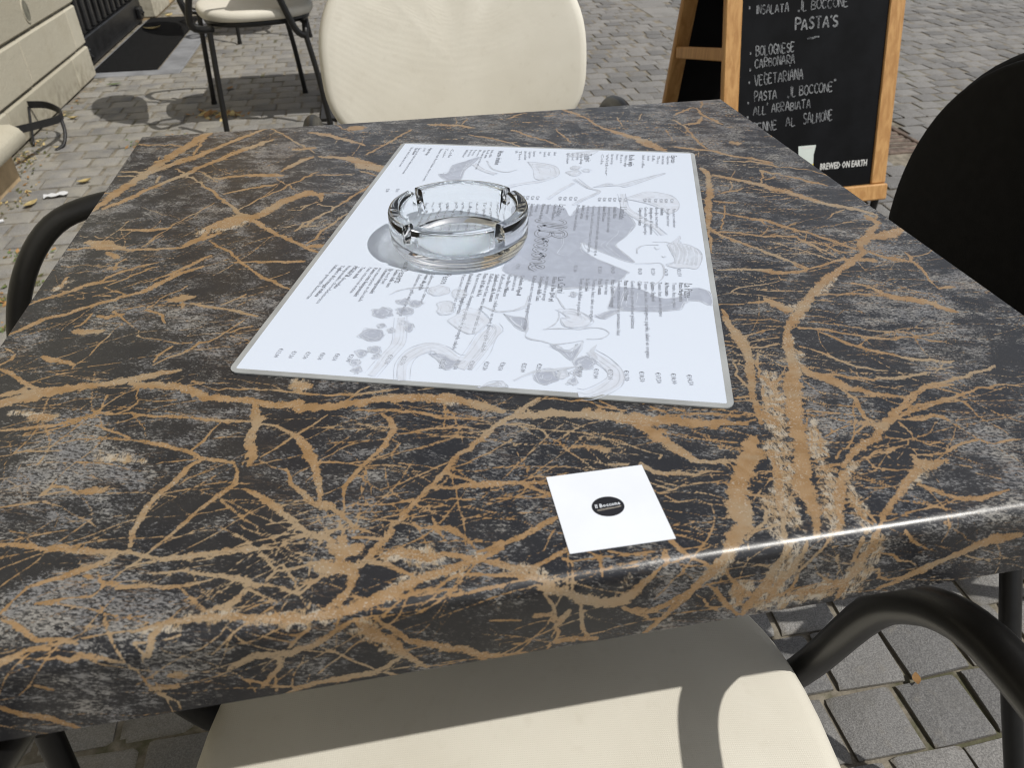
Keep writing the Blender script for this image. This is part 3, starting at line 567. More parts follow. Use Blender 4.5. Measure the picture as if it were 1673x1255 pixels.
# ------------------------------------------------------------------ the veined table
VEINS = "p284 -494 99 257 -550 113 238 -601 128 224 -648 119 207 -680 116 199 -710 101 203 -726 76|p273 -641 113 268 -659 119 257 -680 113 247 -700 96 237 -719 78 232 -728 60|p299 -558 53 284 -597 78 274 -626 79 267 -659 61|p389 -653 40 369 -664 54 344 -681 45 324 -693 30|p284 -671 60 278 -693 67 273 -714 55 269 -729 48|p304 -637 45 284 -662 44|p290 -463 126 280 -494 139 266 -526 133 252 -557 111|p354 -392 64 343 -428 71 331 -461 78|p436 -289 68 415 -312 91 382 -345 101|p500 -244 86 472 -263 82 443 -286 78|p194 -733 119 190 -755 169 184 -780 199 173 -812 196|p281 -738 117 278 -763 149 272 -789 175 264 -813 167|p190 -669 80 188 -692 84 179 -717 70|p237 -806 155 215 -807 143 196 -811 113|p146 -772 97 143 -799 99|p-324 -720 66 -297 -725 73 -271 -729 66 -247 -729 53|p-203 -721 62 -181 -710 71 -159 -703 63 -115 -693 74|p-222 -748 93 -208 -770 95 -196 -790 78|p-194 -670 93 -172 -678 93 -143 -686 84|p-408 -717 53 -377 -712 59 -313 -721 58|p-629 -362 48 -604 -376 80 -587 -378 92|p-513 -464 60 -481 -475 69 -454 -488 56|p-299 -368 79 -289 -377 68 -292 -386 57|p-145 -427 61 -82 -450 90|p128 -728 71 121 -736 90 106 -754 101|p-94 -704 72 -69 -717 79 -47 -733 56|p24 -737 47 21 -744 53|p55 -502 73 89 -516 87 123 -526 86|p-488 123 160 -465 137 198 -415 160 170|p-667 -26 80 -672 -40 99|-655 -339 155 -630 -332 138 -606 -326 119 -571 -321 99 -525 -320 91 -498 -316 84 -471 -309 72 -447 -307 47|-681 -260 40 -650 -287 38 -629 -308 39 -611 -320 43|-660 -322 65 -635 -317 64 -608 -317 62|-505 -325 77 -475 -336 94 -450 -342 91 -425 -358 88 -406 -375 67 -376 -386 75 -343 -395 91|-636 -395 30 -601 -397 33 -576 -398 35 -552 -392 44 -530 -383 40 -511 -386 30|-605 -411 19 -573 -405 19 -550 -398 20|-513 -388 26 -481 -395 29 -444 -405 28 -407 -417 28 -371 -428 31 -349 -434 34|-527 -385 11 -529 -366 12 -528 -347 13|-492 -339 13 -487 -368 15 -495 -382 22 -506 -387 24|-487 -363 14 -468 -371 15 -441 -373 16|-527 -407 18 -507 -421 20 -481 -439 20|-475 -444 33 -452 -455 35 -430 -466 42 -410 -477 36 -396 -491 38 -379 -497 38 -358 -506 35|-409 -476 21 -397 -462 20 -390 -443 17 -381 -429 10|-389 -458 11 -367 -459 11 -350 -462 11|-397 -496 46 -412 -516 45 -427 -538 45 -438 -558 41 -441 -573 40 -445 -592 39 -443 -613 37|-358 -506 27 -352 -523 27 -353 -542 33 -367 -556 33 -384 -573 27 -399 -594 26 -411 -609 21 -422 -620 17|-367 -556 19 -353 -577 19 -339 -595 18 -324 -608 15|-553 -520 25 -545 -508 47 -531 -511 26 -517 -523 14 -504 -537 13 -494 -552 12 -490 -566 7|-589 -531 25 -568 -530 22 -548 -530 17 -527 -541 12 -511 -556 11 -492 -569 11 -481 -581 10 -471 -589 8|-537 -538 8 -525 -555 7 -524 -571 6|-521 -556 6 -508 -567 7 -497 -568 9|-629 -415 12 -616 -420 9 -611 -432 8 -608 -459 8 -598 -498 8|-591 -457 7 -579 -485 7 -569 -508 7 -565 -523 7|-570 -566 9 -546 -576 10 -523 -578 11 -509 -578 11|-477 -597 6 -449 -600 6|-489 -584 6 -476 -598 5|-605 -485 11 -581 -488 11|-591 -441 16 -570 -445 16 -553 -447 16|-583 -466 11 -556 -466 11 -530 -471 9 -512 -482 8|-655 -259 8 -630 -275 9 -588 -292 9 -555 -309 10 -518 -309 11|-632 -299 10 -592 -308 10|-588 -356 9 -563 -348 9 -536 -349 8|-545 -336 7 -526 -347 8 -499 -344 9|-429 -336 13 -412 -350 13 -393 -363 15 -369 -366 17 -346 -368 17|-429 -335 13 -390 -347 12 -360 -365 11|-506 -523 70 -499 -524 81 -491 -525 46|-635 -238 25 -620 -250 69 -607 -256 31|-445 -534 6 -435 -542 6|-427 -546 6 -409 -559 6 -394 -578 5|-386 -603 10 -364 -606 10|-608 -375 42 -594 -375 59 -582 -380 33|-345 -404 71 -339 -431 85 -344 -458 54 -341 -486 70 -337 -502 61 -342 -514 42|-358 -392 73 -311 -409 88 -265 -423 91 -229 -422 88 -192 -420 95 -145 -426 96 -100 -441 82 -65 -462 84 -53 -473 74|-229 -436 24 -192 -443 27 -156 -453 29 -139 -462 30 -125 -472 25 -95 -479 23 -78 -486 20 -66 -492 14|-361 -364 25 -332 -373 25 -294 -386 24 -266 -397 25 -229 -405 26 -191 -404 26 -172 -403 26|-299 -370 110 -287 -374 94|-208 -391 20 -229 -409 20 -243 -421 20|-258 -439 19 -273 -454 21 -290 -468 24 -314 -490 21 -330 -502 21|-334 -441 29 -317 -449 29 -301 -463 34 -288 -480 55 -275 -512 71 -268 -538 58 -264 -561 41 -263 -580 37 -265 -591 38|-265 -589 84 -254 -593 59 -247 -601 38 -237 -614 28 -227 -629 23 -207 -642 18 -197 -649 15|-300 -527 21 -294 -553 32 -280 -570 51 -269 -587 53|-331 -506 12 -315 -522 13 -300 -529 14|-342 -551 43 -324 -566 56 -308 -583 51 -291 -604 37 -275 -624 38 -259 -639 41|-196 -448 22 -186 -462 60 -181 -480 67 -188 -496 50 -195 -511 38 -212 -531 33 -226 -549 27 -237 -566 24 -239 -582 24 -237 -605 15|-187 -496 17 -176 -509 12 -187 -526 11 -184 -539 7|-264 -523 15 -246 -527 15 -229 -533 14 -218 -539 15 -196 -541 15 -172 -550 14|-216 -542 10 -196 -548 9 -172 -560 8 -160 -578 8 -153 -587 8|-179 -541 15 -155 -550 14 -136 -560 14|-167 -560 11 -156 -569 11 -146 -579 10|-56 -490 48 -72 -504 47 -92 -522 47 -111 -537 44 -127 -560 41 -141 -577 41 -155 -593 41 -167 -607 39 -181 -627 38 -195 -647 37|-177 -492 19 -150 -489 25 -124 -491 25 -102 -493 22 -80 -504 16|-121 -443 10 -115 -461 12 -109 -488 11 -105 -525 7|-328 -432 7 -300 -439 7 -265 -444 7|-277 -458 8 -246 -469 8 -211 -476 8 -190 -481 8|-254 -442 8 -229 -454 8 -202 -473 8 -190 -477 8|-248 -456 6 -229 -471 6|-258 -493 7 -203 -496 7|-151 -588 29 -126 -592 35 -101 -592 58 -73 -595 73|-130 -568 18 -113 -579 18 -98 -590 17|-225 -596 13 -211 -601 13 -190 -603 14 -168 -600 14|-231 -612 18 -216 -620 16 -199 -624 16 -184 -630 14 -172 -635 14 -162 -643 16 -148 -644 21 -135 -648 38 -121 -663 31 -112 -681 23|-199 -621 9 -179 -620 9 -153 -626 9|-152 -612 11 -151 -628 16 -147 -646 19 -142 -659 13 -136 -672 8|-164 -612 20 -152 -614 20 -138 -616 20|-159 -604 10 -151 -609 10|-129 -607 16 -104 -613 16|-90 -606 5 -105 -621 5 -123 -639 5|-332 -600 7 -319 -622 8 -306 -628 8 -302 -643 7|-337 -596 7 -320 -611 7 -306 -627 6|-304 -628 11 -290 -619 11|-276 -628 8 -293 -638 8|-265 -602 8 -262 -613 8 -254 -628 8 -245 -631 10|-257 -597 8 -251 -613 8 -243 -619 9|-243 -617 17 -239 -630 16 -239 -647 16|-230 -642 7 -233 -632 8 -227 -629 10|-230 -642 20 -215 -645 20 -200 -650 20|-277 -561 6 -278 -551 7 -272 -544 9|-73 -505 52 -48 -487 51 -27 -472 52 -5 -456 52|-37 -488 80 3 -486 82 38 -496 97 73 -507 117 98 -518 130 132 -526 101 173 -541 80 221 -550 65|-2 -458 22 45 -469 21 64 -486 21 93 -501 21|66 -476 20 81 -492 19|123 -499 26 137 -512 26|149 -505 20 163 -520 21 198 -527 20|95 -526 91 112 -548 105 118 -565 90 130 -583 66 141 -601 53 156 -606 50 179 -608 44 192 -610 37|-54 -498 20 -36 -499 20 -21 -507 17 -10 -530 16 6 -555 16 19 -575 15 28 -592 15|13 -510 10 -9 -527 10 -37 -554 9 -72 -589 9|-86 -591 52 -62 -596 35 -41 -600 33 -22 -605 35|-54 -598 27 -40 -610 27 -26 -623 26|-79 -617 13 -50 -622 13 -27 -624 13|-87 -601 6 -69 -611 5 -58 -619 5|-22 -652 48 -51 -666 47 -68 -673 45 -84 -678 43 -100 -687 39|80 -594 69 91 -609 56 118 -616 32 133 -622 26 164 -623 14|87 -620 12 110 -636 12 128 -635 11 163 -641 12|84 -641 11 101 -639 10 121 -631 10|83 -652 10 100 -657 10 120 -657 10 142 -670 10|124 -646 7 138 -653 7 146 -661 7|14 -551 21 34 -555 39 51 -566 43|46 -588 17 66 -592 17|103 -589 20 108 -584 20|154 -553 8 169 -561 8 174 -581 6 176 -605 6|169 -569 7 203 -584 7|173 -586 7 199 -593 7|80 -686 8 99 -690 8 126 -701 8|80 -698 14 97 -708 14 115 -722 12|-48 -694 8 -38 -676 8 -32 -669 8|170 -611 16 172 -627 16|661 -123 162 628 -123 115 597 -148 35 592 -169 75|591 -172 72 552 -197 88 508 -231 85 468 -258 82 439 -285 79 411 -316 82 386 -341 89 365 -362 77 357 -377 90|357 -377 92 347 -398 85 337 -426 82 327 -460 87 313 -491 101 295 -519 109 282 -547 122 276 -562 129|295 -298 24 287 -339 72 287 -371 104 285 -401 96 279 -433 74 265 -465 58 253 -495 55 245 -525 51 238 -554 49|257 -411 18 255 -446 18 253 -483 17 248 -516 16|297 -415 23 282 -441 23 274 -467 24|277 -461 30 282 -485 37 304 -473 25|271 -486 21 261 -516 29 281 -520 33|247 -525 34 266 -526 37 272 -539 32|282 -485 21 278 -510 27 288 -505 23|249 -538 63 255 -558 62|331 -182 15 378 -189 47 404 -199 79 421 -211 77 455 -215 41 485 -205 32 522 -194 41 548 -187 82|388 -66 39 414 -102 37 436 -141 35 455 -172 34 470 -205 32|516 -116 30 544 -140 28 563 -178 26|507 -90 26 520 -123 25 533 -160 23 537 -178 22|456 -98 19 480 -133 20 515 -168 19 531 -188 19|547 -98 27 562 -132 29 590 -155 30|418 -197 16 418 -233 10 377 -242 17 345 -243 19 324 -258 9|369 -285 80 378 -305 97 386 -318 123|341 -289 29 367 -289 30|296 -284 18 331 -291 18|369 -255 14 402 -266 14 431 -272 14|322 -257 14 364 -270 14 395 -286 14|301 -329 17 333 -337 17 360 -345 17|295 -373 33 320 -367 20 348 -363 14|289 -400 22 309 -404 21 333 -399 19|297 -388 12 320 -385 12 340 -385 13|517 -263 30 539 -286 48 556 -318 82 583 -332 97 599 -344 95 612 -369 102|441 -281 28 464 -288 28 498 -292 28 537 -309 29|598 -168 31 611 -196 70 627 -204 116 641 -215 58|653 -185 31 646 -232 41 639 -267 28 633 -305 22|633 -305 38 657 -305 38|377 -369 32 405 -376 33 439 -397 25 473 -415 24 515 -419 20 557 -447 16|397 -356 19 422 -365 19 449 -379 19 483 -398 19 521 -409 18|400 -381 28 414 -400 39 433 -426 39 454 -445 35 485 -466 34 533 -482 26|355 -408 19 377 -429 26 392 -452 25 407 -470 26 440 -485 18|339 -452 49 339 -469 97 357 -486 102 373 -512 61 395 -526 60 427 -540 36|363 -477 44 385 -490 35 411 -500 32 451 -501 44 485 -498 36|489 -491 13 525 -493 13|357 -493 37 364 -514 29 369 -533 29 362 -562 37 360 -578 43|501 -527 37 462 -526 37 446 -536 26 409 -562 40 381 -579 64|482 -555 37 454 -559 36 419 -567 34 390 -576 32|301 -542 21 323 -549 15 339 -555 12 360 -565 9|235 -477 8 252 -479 8|229 -502 26 246 -502 26|190 -529 14 239 -536 14|192 -543 21 234 -546 21|392 -334 13 430 -350 13 445 -366 13|436 -299 14 465 -309 14|422 -323 11 447 -341 11|441 -352 6 464 -335 9 487 -344 11|330 -452 125 304 -498 117 286 -541 124 270 -580 114 257 -618 122 239 -651 121 233 -680 108 227 -705 70 217 -725 54|225 -601 46 219 -636 47 207 -668 46 194 -699 37 184 -728 34|288 -649 68 269 -676 69 253 -702 51 240 -723 39|267 -635 28 288 -636 28|443 -534 36 416 -557 51 391 -575 67 363 -593 68 334 -609 54 310 -625 49 292 -640 55|465 -525 47 502 -520 39 552 -509 38 579 -501 31|465 -525 35 441 -537 35|406 -567 39 436 -557 31 469 -553 33 486 -552 37 515 -545 24 551 -539 21 580 -548 30|483 -556 34 492 -562 32 492 -577 16 494 -601 11 503 -628 12|398 -577 29 424 -583 36 448 -583 38 453 -590 32|394 -582 18 397 -599 14 394 -612 13 403 -625 15 421 -636 11|390 -609 12 381 -621 14 352 -628 26 328 -631 19 313 -633 13|374 -637 31 395 -641 26 414 -641 22 442 -630 30 464 -628 22 475 -638 16 497 -635 23 509 -637 26|377 -641 51 372 -655 61 353 -670 58 334 -686 45 316 -698 40 300 -710 36 288 -722 34 279 -732 36|376 -650 95 383 -654 116 391 -656 64 402 -653 19|355 -680 39 363 -689 46 373 -700 38 387 -709 43 402 -712 49 422 -709 32 442 -706 18|361 -567 43 365 -576 36 363 -590 30|357 -577 14 333 -592 13 312 -613 13 291 -627 13|310 -625 11 324 -630 11 325 -648 19 345 -657 22 356 -657 17|296 -648 12 300 -656 12 323 -653 10|296 -674 14 314 -678 13 335 -679 13|369 -607 8 345 -634 8 330 -647 8|372 -629 6 355 -641 6|280 -678 16 274 -697 19 273 -714 24 278 -723 11|275 -699 23 281 -711 21 282 -721 19|257 -703 11 270 -707 11|296 -577 11 289 -598 11 286 -623 12|295 -554 13 287 -581 12 271 -605 11|324 -699 9 345 -708 10 360 -719 9|425 -677 13 445 -690 13|404 -656 14 426 -667 13|390 -648 15 409 -653 15|218 -578 116 195 -611 131 174 -639 136 162 -663 136 155 -688 130 139 -712 104 125 -728 79 117 -737 71|187 -641 14 197 -646 14|176 -661 14 190 -666 14|170 -676 13 182 -683 13|167 -608 28 187 -609 28|183 -686 26 163 -707 26 145 -718 27|190 -703 15 162 -709 15|186 -694 8 183 -722 8|179 -690 13 195 -688 14|184 -729 49 179 -747 62 171 -775 74 162 -798 83 153 -821 79|206 -730 29 197 -751 49 187 -775 58 178 -807 63|229 -730 19 212 -754 23 203 -782 24 191 -804 26|277 -734 67 277 -752 73 269 -777 73 262 -798 61 258 -820 65|264 -735 30 261 -765 34|287 -759 17 305 -766 20 330 -782 14 342 -793 11|310 -734 28 319 -747 26 332 -758 12 367 -779 6|450 -767 83 418 -767 86 400 -772 72 385 -782 70 362 -791 69 340 -801 70 323 -811 63 304 -817 52|230 -750 12 240 -757 10 256 -788 11|218 -761 12 225 -776 13 245 -794 29 257 -794 24|287 -786 32 295 -785 20 311 -806 24 335 -806 31|121 -745 9 129 -760 18 142 -779 38 156 -793 30|124 -789 18 140 -812 19|395 -787 14 428 -803 14|353 -733 11 378 -751 11 397 -766 12|204 -802 54 236 -803 56 262 -798 58|-571 -586 38 -540 -594 42 -509 -602 43 -479 -612 43 -456 -618 58 -442 -620 60|-442 -620 37 -426 -629 31 -410 -635 38 -389 -637 46 -360 -638 43 -339 -637 50 -321 -640 51|-456 -623 61 -471 -632 55 -486 -636 54 -505 -642 42 -524 -646 42|-526 -648 18 -533 -659 18 -540 -673 17|-409 -610 15 -420 -620 15 -432 -634 17 -441 -641 12 -452 -654 14 -462 -667 22|-441 -639 14 -424 -637 14 -403 -638 14|-464 -669 18 -485 -667 17 -499 -668 23 -512 -668 22|-466 -640 10 -458 -657 10 -458 -660 13|-476 -654 12 -455 -654 11 -426 -658 10 -418 -664 9|-445 -664 34 -435 -665 20 -418 -666 22 -397 -672 27 -376 -672 27 -359 -670 25|-428 -649 11 -407 -653 17 -386 -654 18 -371 -661 21 -349 -668 34 -327 -677 41 -316 -687 34|-391 -643 8 -382 -654 8|-388 -673 13 -373 -690 18 -359 -705 17 -350 -715 14|-326 -686 26 -333 -698 45 -342 -705 52 -351 -704 35|-419 -717 27 -402 -713 35 -383 -712 40 -357 -713 46 -337 -716 45 -313 -721 44|-461 -715 15 -440 -714 15 -420 -715 15|-539 -680 20 -524 -688 20 -511 -700 23 -498 -710 25 -479 -712 27 -463 -720 30|-523 -686 12 -508 -699 12|-464 -716 7 -455 -695 8 -444 -675 8|-477 -655 5 -463 -673 6 -447 -695 12 -437 -717 13 -429 -733 14 -424 -750 15 -418 -775 13 -411 -798 17 -401 -826 12|-524 -726 27 -512 -724 22 -502 -717 22 -486 -721 17|-479 -728 17 -468 -734 31 -457 -731 26 -441 -736 30 -428 -744 31|-477 -717 12 -490 -733 9 -506 -754 11 -520 -767 7|-395 -716 34 -402 -725 42 -403 -733 38 -406 -742 19|-417 -727 12 -410 -736 13 -406 -742 16|-396 -735 7 -378 -749 10 -362 -762 10 -348 -777 10 -339 -790 8 -331 -819 8|-393 -734 7 -379 -730 7|-319 -762 40 -333 -768 35 -345 -775 24|-415 -787 46 -404 -788 50 -395 -788 34|-395 -772 45 -387 -774 57|-502 -756 25 -493 -765 25|-540 -777 48 -527 -793 50 -511 -803 48 -499 -817 44 -490 -827 33|-339 -794 22 -327 -802 22|-250 -648 83 -237 -660 109 -227 -658 90|-261 -673 90 -247 -678 100 -230 -681 92|-239 -642 61 -240 -656 75 -241 -669 66|-230 -690 80 -231 -702 53 -238 -714 50 -249 -722 46|-260 -632 48 -250 -644 43 -241 -659 42|-333 -638 50 -315 -640 34 -305 -641 20|-320 -645 15 -308 -659 11 -301 -671 16 -309 -681 18|-300 -671 15 -283 -671 19 -267 -668 24|-328 -682 49 -310 -685 29 -295 -691 19 -278 -703 14 -268 -694 25 -258 -685 49|-325 -687 16 -309 -699 15 -296 -708 10|-304 -705 6 -298 -718 6|-277 -705 7 -269 -721 6|-308 -677 9 -286 -681 9 -268 -689 9|-223 -680 50 -209 -663 49 -197 -650 45 -191 -641 37|-214 -676 38 -197 -683 31 -180 -697 18 -172 -703 13|-201 -675 27 -192 -668 65 -172 -676 68 -158 -683 63 -143 -680 48|-143 -680 37 -126 -687 37 -115 -695 26|-324 -720 55 -297 -725 50 -271 -729 53 -244 -728 62 -224 -725 61 -203 -720 65 -188 -714 67 -167 -705 63 -145 -702 56 -125 -695 55 -107 -692 55 -88 -684 55|-87 -676 38 -101 -682 24 -112 -684 19|-192 -725 14 -175 -721 15 -154 -720 20 -140 -710 17 -123 -702 13|-131 -708 13 -114 -711 22 -93 -717 18|-150 -721 9 -136 -723 9 -128 -728 8|-148 -727 9 -127 -729 14 -111 -727 21 -95 -727 25|-101 -699 37 -91 -703 37|-223 -720 8 -230 -712 9|-230 -715 10 -210 -720 10|-229 -737 57 -214 -762 79 -201 -774 80 -196 -788 59 -188 -802 53 -172 -823 43|-211 -739 44 -199 -756 39 -187 -776 38 -167 -788 64 -146 -801 65 -124 -814 58 -98 -825 58|-124 -814 36 -115 -826 36|-158 -797 10 -159 -827 10|-235 -739 49 -249 -748 48 -269 -761 55 -291 -767 55 -310 -765 56 -331 -766 55|-269 -738 22 -282 -749 21 -291 -760 24|-300 -774 30 -312 -795 36 -322 -809 32|-337 -795 22 -321 -807 23 -298 -818 26 -295 -822 27|-197 -802 51 -208 -811 43 -221 -818 48 -242 -818 56 -271 -818 51 -293 -822 47 -306 -828 22|-266 -765 14 -251 -778 19 -237 -796 19 -220 -815 24|-304 -732 8 -292 -740 12 -281 -745 15|-324 -732 8 -306 -741 11 -290 -751 12|-213 -819 22 -201 -828 22|-205 -740 9 -198 -732 8|-293 -638 8 -276 -629 8|-271 -646 8 -268 -634 10 -259 -640 9|-296 -639 12 -288 -649 13 -270 -658 14|-306 -627 7 -300 -645 7 -287 -662 8 -270 -666 9|-102 -698 36 -82 -709 46 -64 -714 55|-60 -712 26 -39 -703 29 -24 -696 35|-105 -715 32 -77 -720 40 -63 -724 46 -49 -732 53|-106 -728 14 -87 -725 15 -70 -724 21|-60 -734 57 -50 -738 71 -35 -744 68 -20 -757 70 -2 -765 86 18 -770 97 33 -760 79 39 -750 62 48 -739 38 60 -730 18|19 -777 47 35 -791 37 53 -807 20 61 -809 24|27 -786 41 51 -792 37 71 -785 50 88 -772 55|124 -732 88 106 -751 83 95 -765 62 82 -785 47 68 -803 47 58 -816 48 48 -827 49|-57 -740 36 -48 -759 29 -46 -785 22 -44 -817 28|-20 -759 22 -19 -787 27 -11 -818 38|-45 -793 40 -32 -772 40|-44 -817 51 -24 -817 50 -2 -823 36|-25 -712 16 -28 -726 16 -30 -741 16|-33 -708 17 -25 -713 17|-8 -703 19 1 -711 20 0 -732 15|4 -705 6 3 -719 6|12 -707 21 26 -713 15 47 -719 13|75 -705 41 80 -719 32 88 -728 19 105 -737 12|64 -718 28 64 -727 27 60 -732 15|75 -732 10 83 -746 11 96 -760 11|106 -765 24 122 -785 29 135 -805 32 147 -822 33|123 -746 9 131 -764 15 141 -775 16|97 -779 11 111 -799 12 126 -812 13|136 -774 45 147 -800 46|-109 -767 18 -87 -772 18 -79 -775 17|-65 -771 35 -50 -773 35|-110 -821 31 -87 -826 31 -74 -827 32|-109 -779 4 -99 -818 5|-87 -809 17 -77 -811 17|-700 -87 36 -662 -62 48 -625 -35 61 -592 -31 39|-623 -40 34 -606 -18 37 -576 2 40 -540 19 41|-599 -47 25 -571 -20 27 -534 5 28|-700 -170 45 -678 -149 56 -653 -130 49 -622 -114 50 -587 -98 56 -553 -83 56 -528 -64 67 -500 -29 72 -463 -10 67|-532 -43 31 -492 -9 46 -457 28 61|-670 124 126 -639 100 199 -607 87 133|-695 99 43 -658 98 43|-605 81 64 -554 71 53 -509 68 38 -489 94 87 -456 115 93|-628 74 68 -609 53 68|-603 -52 17 -580 -71 17 -558 -90 16|-610 -77 23 -587 -82 23|-629 -68 8 -624 -86 8|-575 87 17 -551 131 17|-493 -112 73 -479 -112 138 -466 -110 75|-479 -103 33 -473 -141 32|-464 -127 26 -440 -143 57 -414 -155 27 -389 -169 37 -362 -187 28|-611 -179 57 -595 -184 73 -576 -186 63|-614 -166 28 -607 -163 21 -600 -132 19|-590 -141 37 -575 -148 56 -555 -143 34|-572 -133 18 -552 -157 17 -534 -181 11 -520 -209 8|-525 -136 42 -508 -148 31 -489 -182 22|-587 -269 21 -574 -249 15 -567 -216 14 -549 -170 10|-588 -275 17 -587 -269 25 -612 -253 64 -636 -237 42|-485 -288 26 -468 -273 27 -441 -256 27 -410 -234 22 -378 -191 14|-395 -225 21 -367 -214 21|-486 -281 18 -482 -263 22 -469 -247 25|-522 -208 14 -498 -221 13 -464 -240 14 -444 -242 16|-394 -234 16 -363 -256 16|-685 -249 28 -674 -237 25 -674 -226 17|-692 -207 16 -677 -221 16|-418 -143 18 -385 -117 18|-524 -131 14 -500 -94 15 -477 -72 16|-669 -6 36 -669 -36 36|-601 7 24 -603 30 25 -592 44 26|-693 154 14 -643 138 14 -602 123 14|-689 36 16 -641 29 16 -590 13 15|-701 261 85 -682 332 119 -661 391 126 -637 464 132 -613 534 142 -584 608 151 -552 688 171|-634 446 95 -604 485 115 -564 524 167 -532 566 91 -495 610 86 -424 695 71|-564 543 44 -557 602 42 -556 645 39|-681 271 86 -649 309 85 -616 358 77 -568 414 90 -526 477 82 -470 543 125 -401 611 81|-589 468 32 -557 421 36 -522 371 33 -487 307 37 -454 246 42 -432 199 55 -401 158 74 -371 118 51 -334 66 51 -282 5 51|-539 439 24 -512 403 22 -489 364 21|-498 387 71 -453 390 62 -408 389 104 -368 377 115|-369 399 43 -344 439 102 -307 478 60|-481 141 121 -451 154 201 -427 177 218 -402 172 138 -383 195 135 -353 240 123 -311 270 141 -290 258 121|-506 77 71 -484 97 71 -474 133 77|-469 299 48 -431 315 49 -373 331 50|-434 213 28 -397 265 31 -357 303 32 -294 383 32|-376 365 20 -329 282 19|-577 86 18 -555 137 19 -529 184 21 -481 259 23|-630 165 45 -592 157 59 -550 155 67|-614 265 14 -574 228 14 -533 192 14|-468 88 20 -449 60 33 -426 37 32 -401 -13 32 -373 -56 35 -342 -93 41 -320 -114 36|-422 -3 22 -397 -8 33 -348 -15 44 -304 -24 65|-611 389 34 -611 424 35|-703 352 39 -685 348 39|-695 468 52 -645 457 52|-695 441 34 -661 434 34|-699 643 39 -601 612 39|-635 548 20 -630 490 20|-323 102 33 -287 155 34|-302 42 20 -284 75 20|-410 692 29 -359 602 27 -304 498 25|-321 644 77 -279 618 105 -244 582 82 -197 525 56|-295 476 62 -250 456 87 -221 440 135 -196 398 207 -166 364 193|-195 464 38 -150 525 38 -89 616 39|-274 709 26 -220 616 25|-218 655 171 -207 653 171|-324 99 34 -283 154 35 -242 210 35 -192 285 36|-303 42 28 -269 104 30 -234 157 32|-313 270 139 -286 257 84 -282 225 29|-304 268 23 -257 262 23 -225 252 22|-345 195 21 -320 189 21 -294 220 17|-288 212 25 -254 190 25|-298 366 34 -225 350 34|-212 374 31 -176 332 30|-297 32 73 -272 26 73|-350 532 72 -307 533 72|608 641 30 610 564 48 626 500 53|537 586 35 604 642 36|649 686 39 626 637 38|599 566 39 575 523 60 546 518 100|527 558 45 535 497 37 528 432 33 528 349 34|463 378 58 504 349 68 528 339 56 555 304 64 594 276 64 625 242 87|534 270 36 586 259 46 611 240 69 626 215 46|480 202 64 514 169 80 551 137 114 577 100 106 612 47 91 639 13 79 670 -12 78 689 -40 73|556 136 20 577 181 21 585 206 51 599 185 59 613 182 59|572 157 28 597 169 28|610 175 50 634 153 48 673 104 46|474 238 107 474 203 64 450 142 79 414 52 76 388 -11 53 369 -71 33 348 -125 15|414 31 48 441 11 33 470 -15 31 490 -52 28|468 -11 66 495 -33 63 522 -71 42 555 -115 40 584 -161 38|384 -43 58 395 -76 35 416 -110 36 433 -142 36 457 -175 36 479 -209 25|379 -48 37 416 -59 25 451 -81 37 491 -89 49 510 -96 92|511 -93 32 519 -131 31 527 -167 30|537 -42 21 510 -56 13 520 -64 32|400 -40 18 444 53 19|688 -46 38 667 -81 50 634 -112 86 603 -136 56 588 -168 72|630 -124 99 664 -119 155 703 -102 120|670 -42 76 674 -70 75|595 -40 15 619 -18 20 656 -5 25|461 109 25 509 122 25|540 100 23 598 80 23|543 62 21 596 58 21|435 76 33 468 62 33|632 213 31 684 185 29 713 119 25|561 -191 79 587 -201 78|598 374 116 604 368 115|292 691 72 326 623 44 346 533 43 376 487 102 405 442 133 425 376 160 433 362 184|445 568 19 471 621 19|403 606 20 395 537 20|-46 647 81 17 626 78 56 597 72|30 623 21 49 677 22|38 553 43 104 494 41 138 449 37|137 565 39 218 444 37|240 543 24 252 449 23|486 490 14 472 415 13|143 649 42 190 683 43"
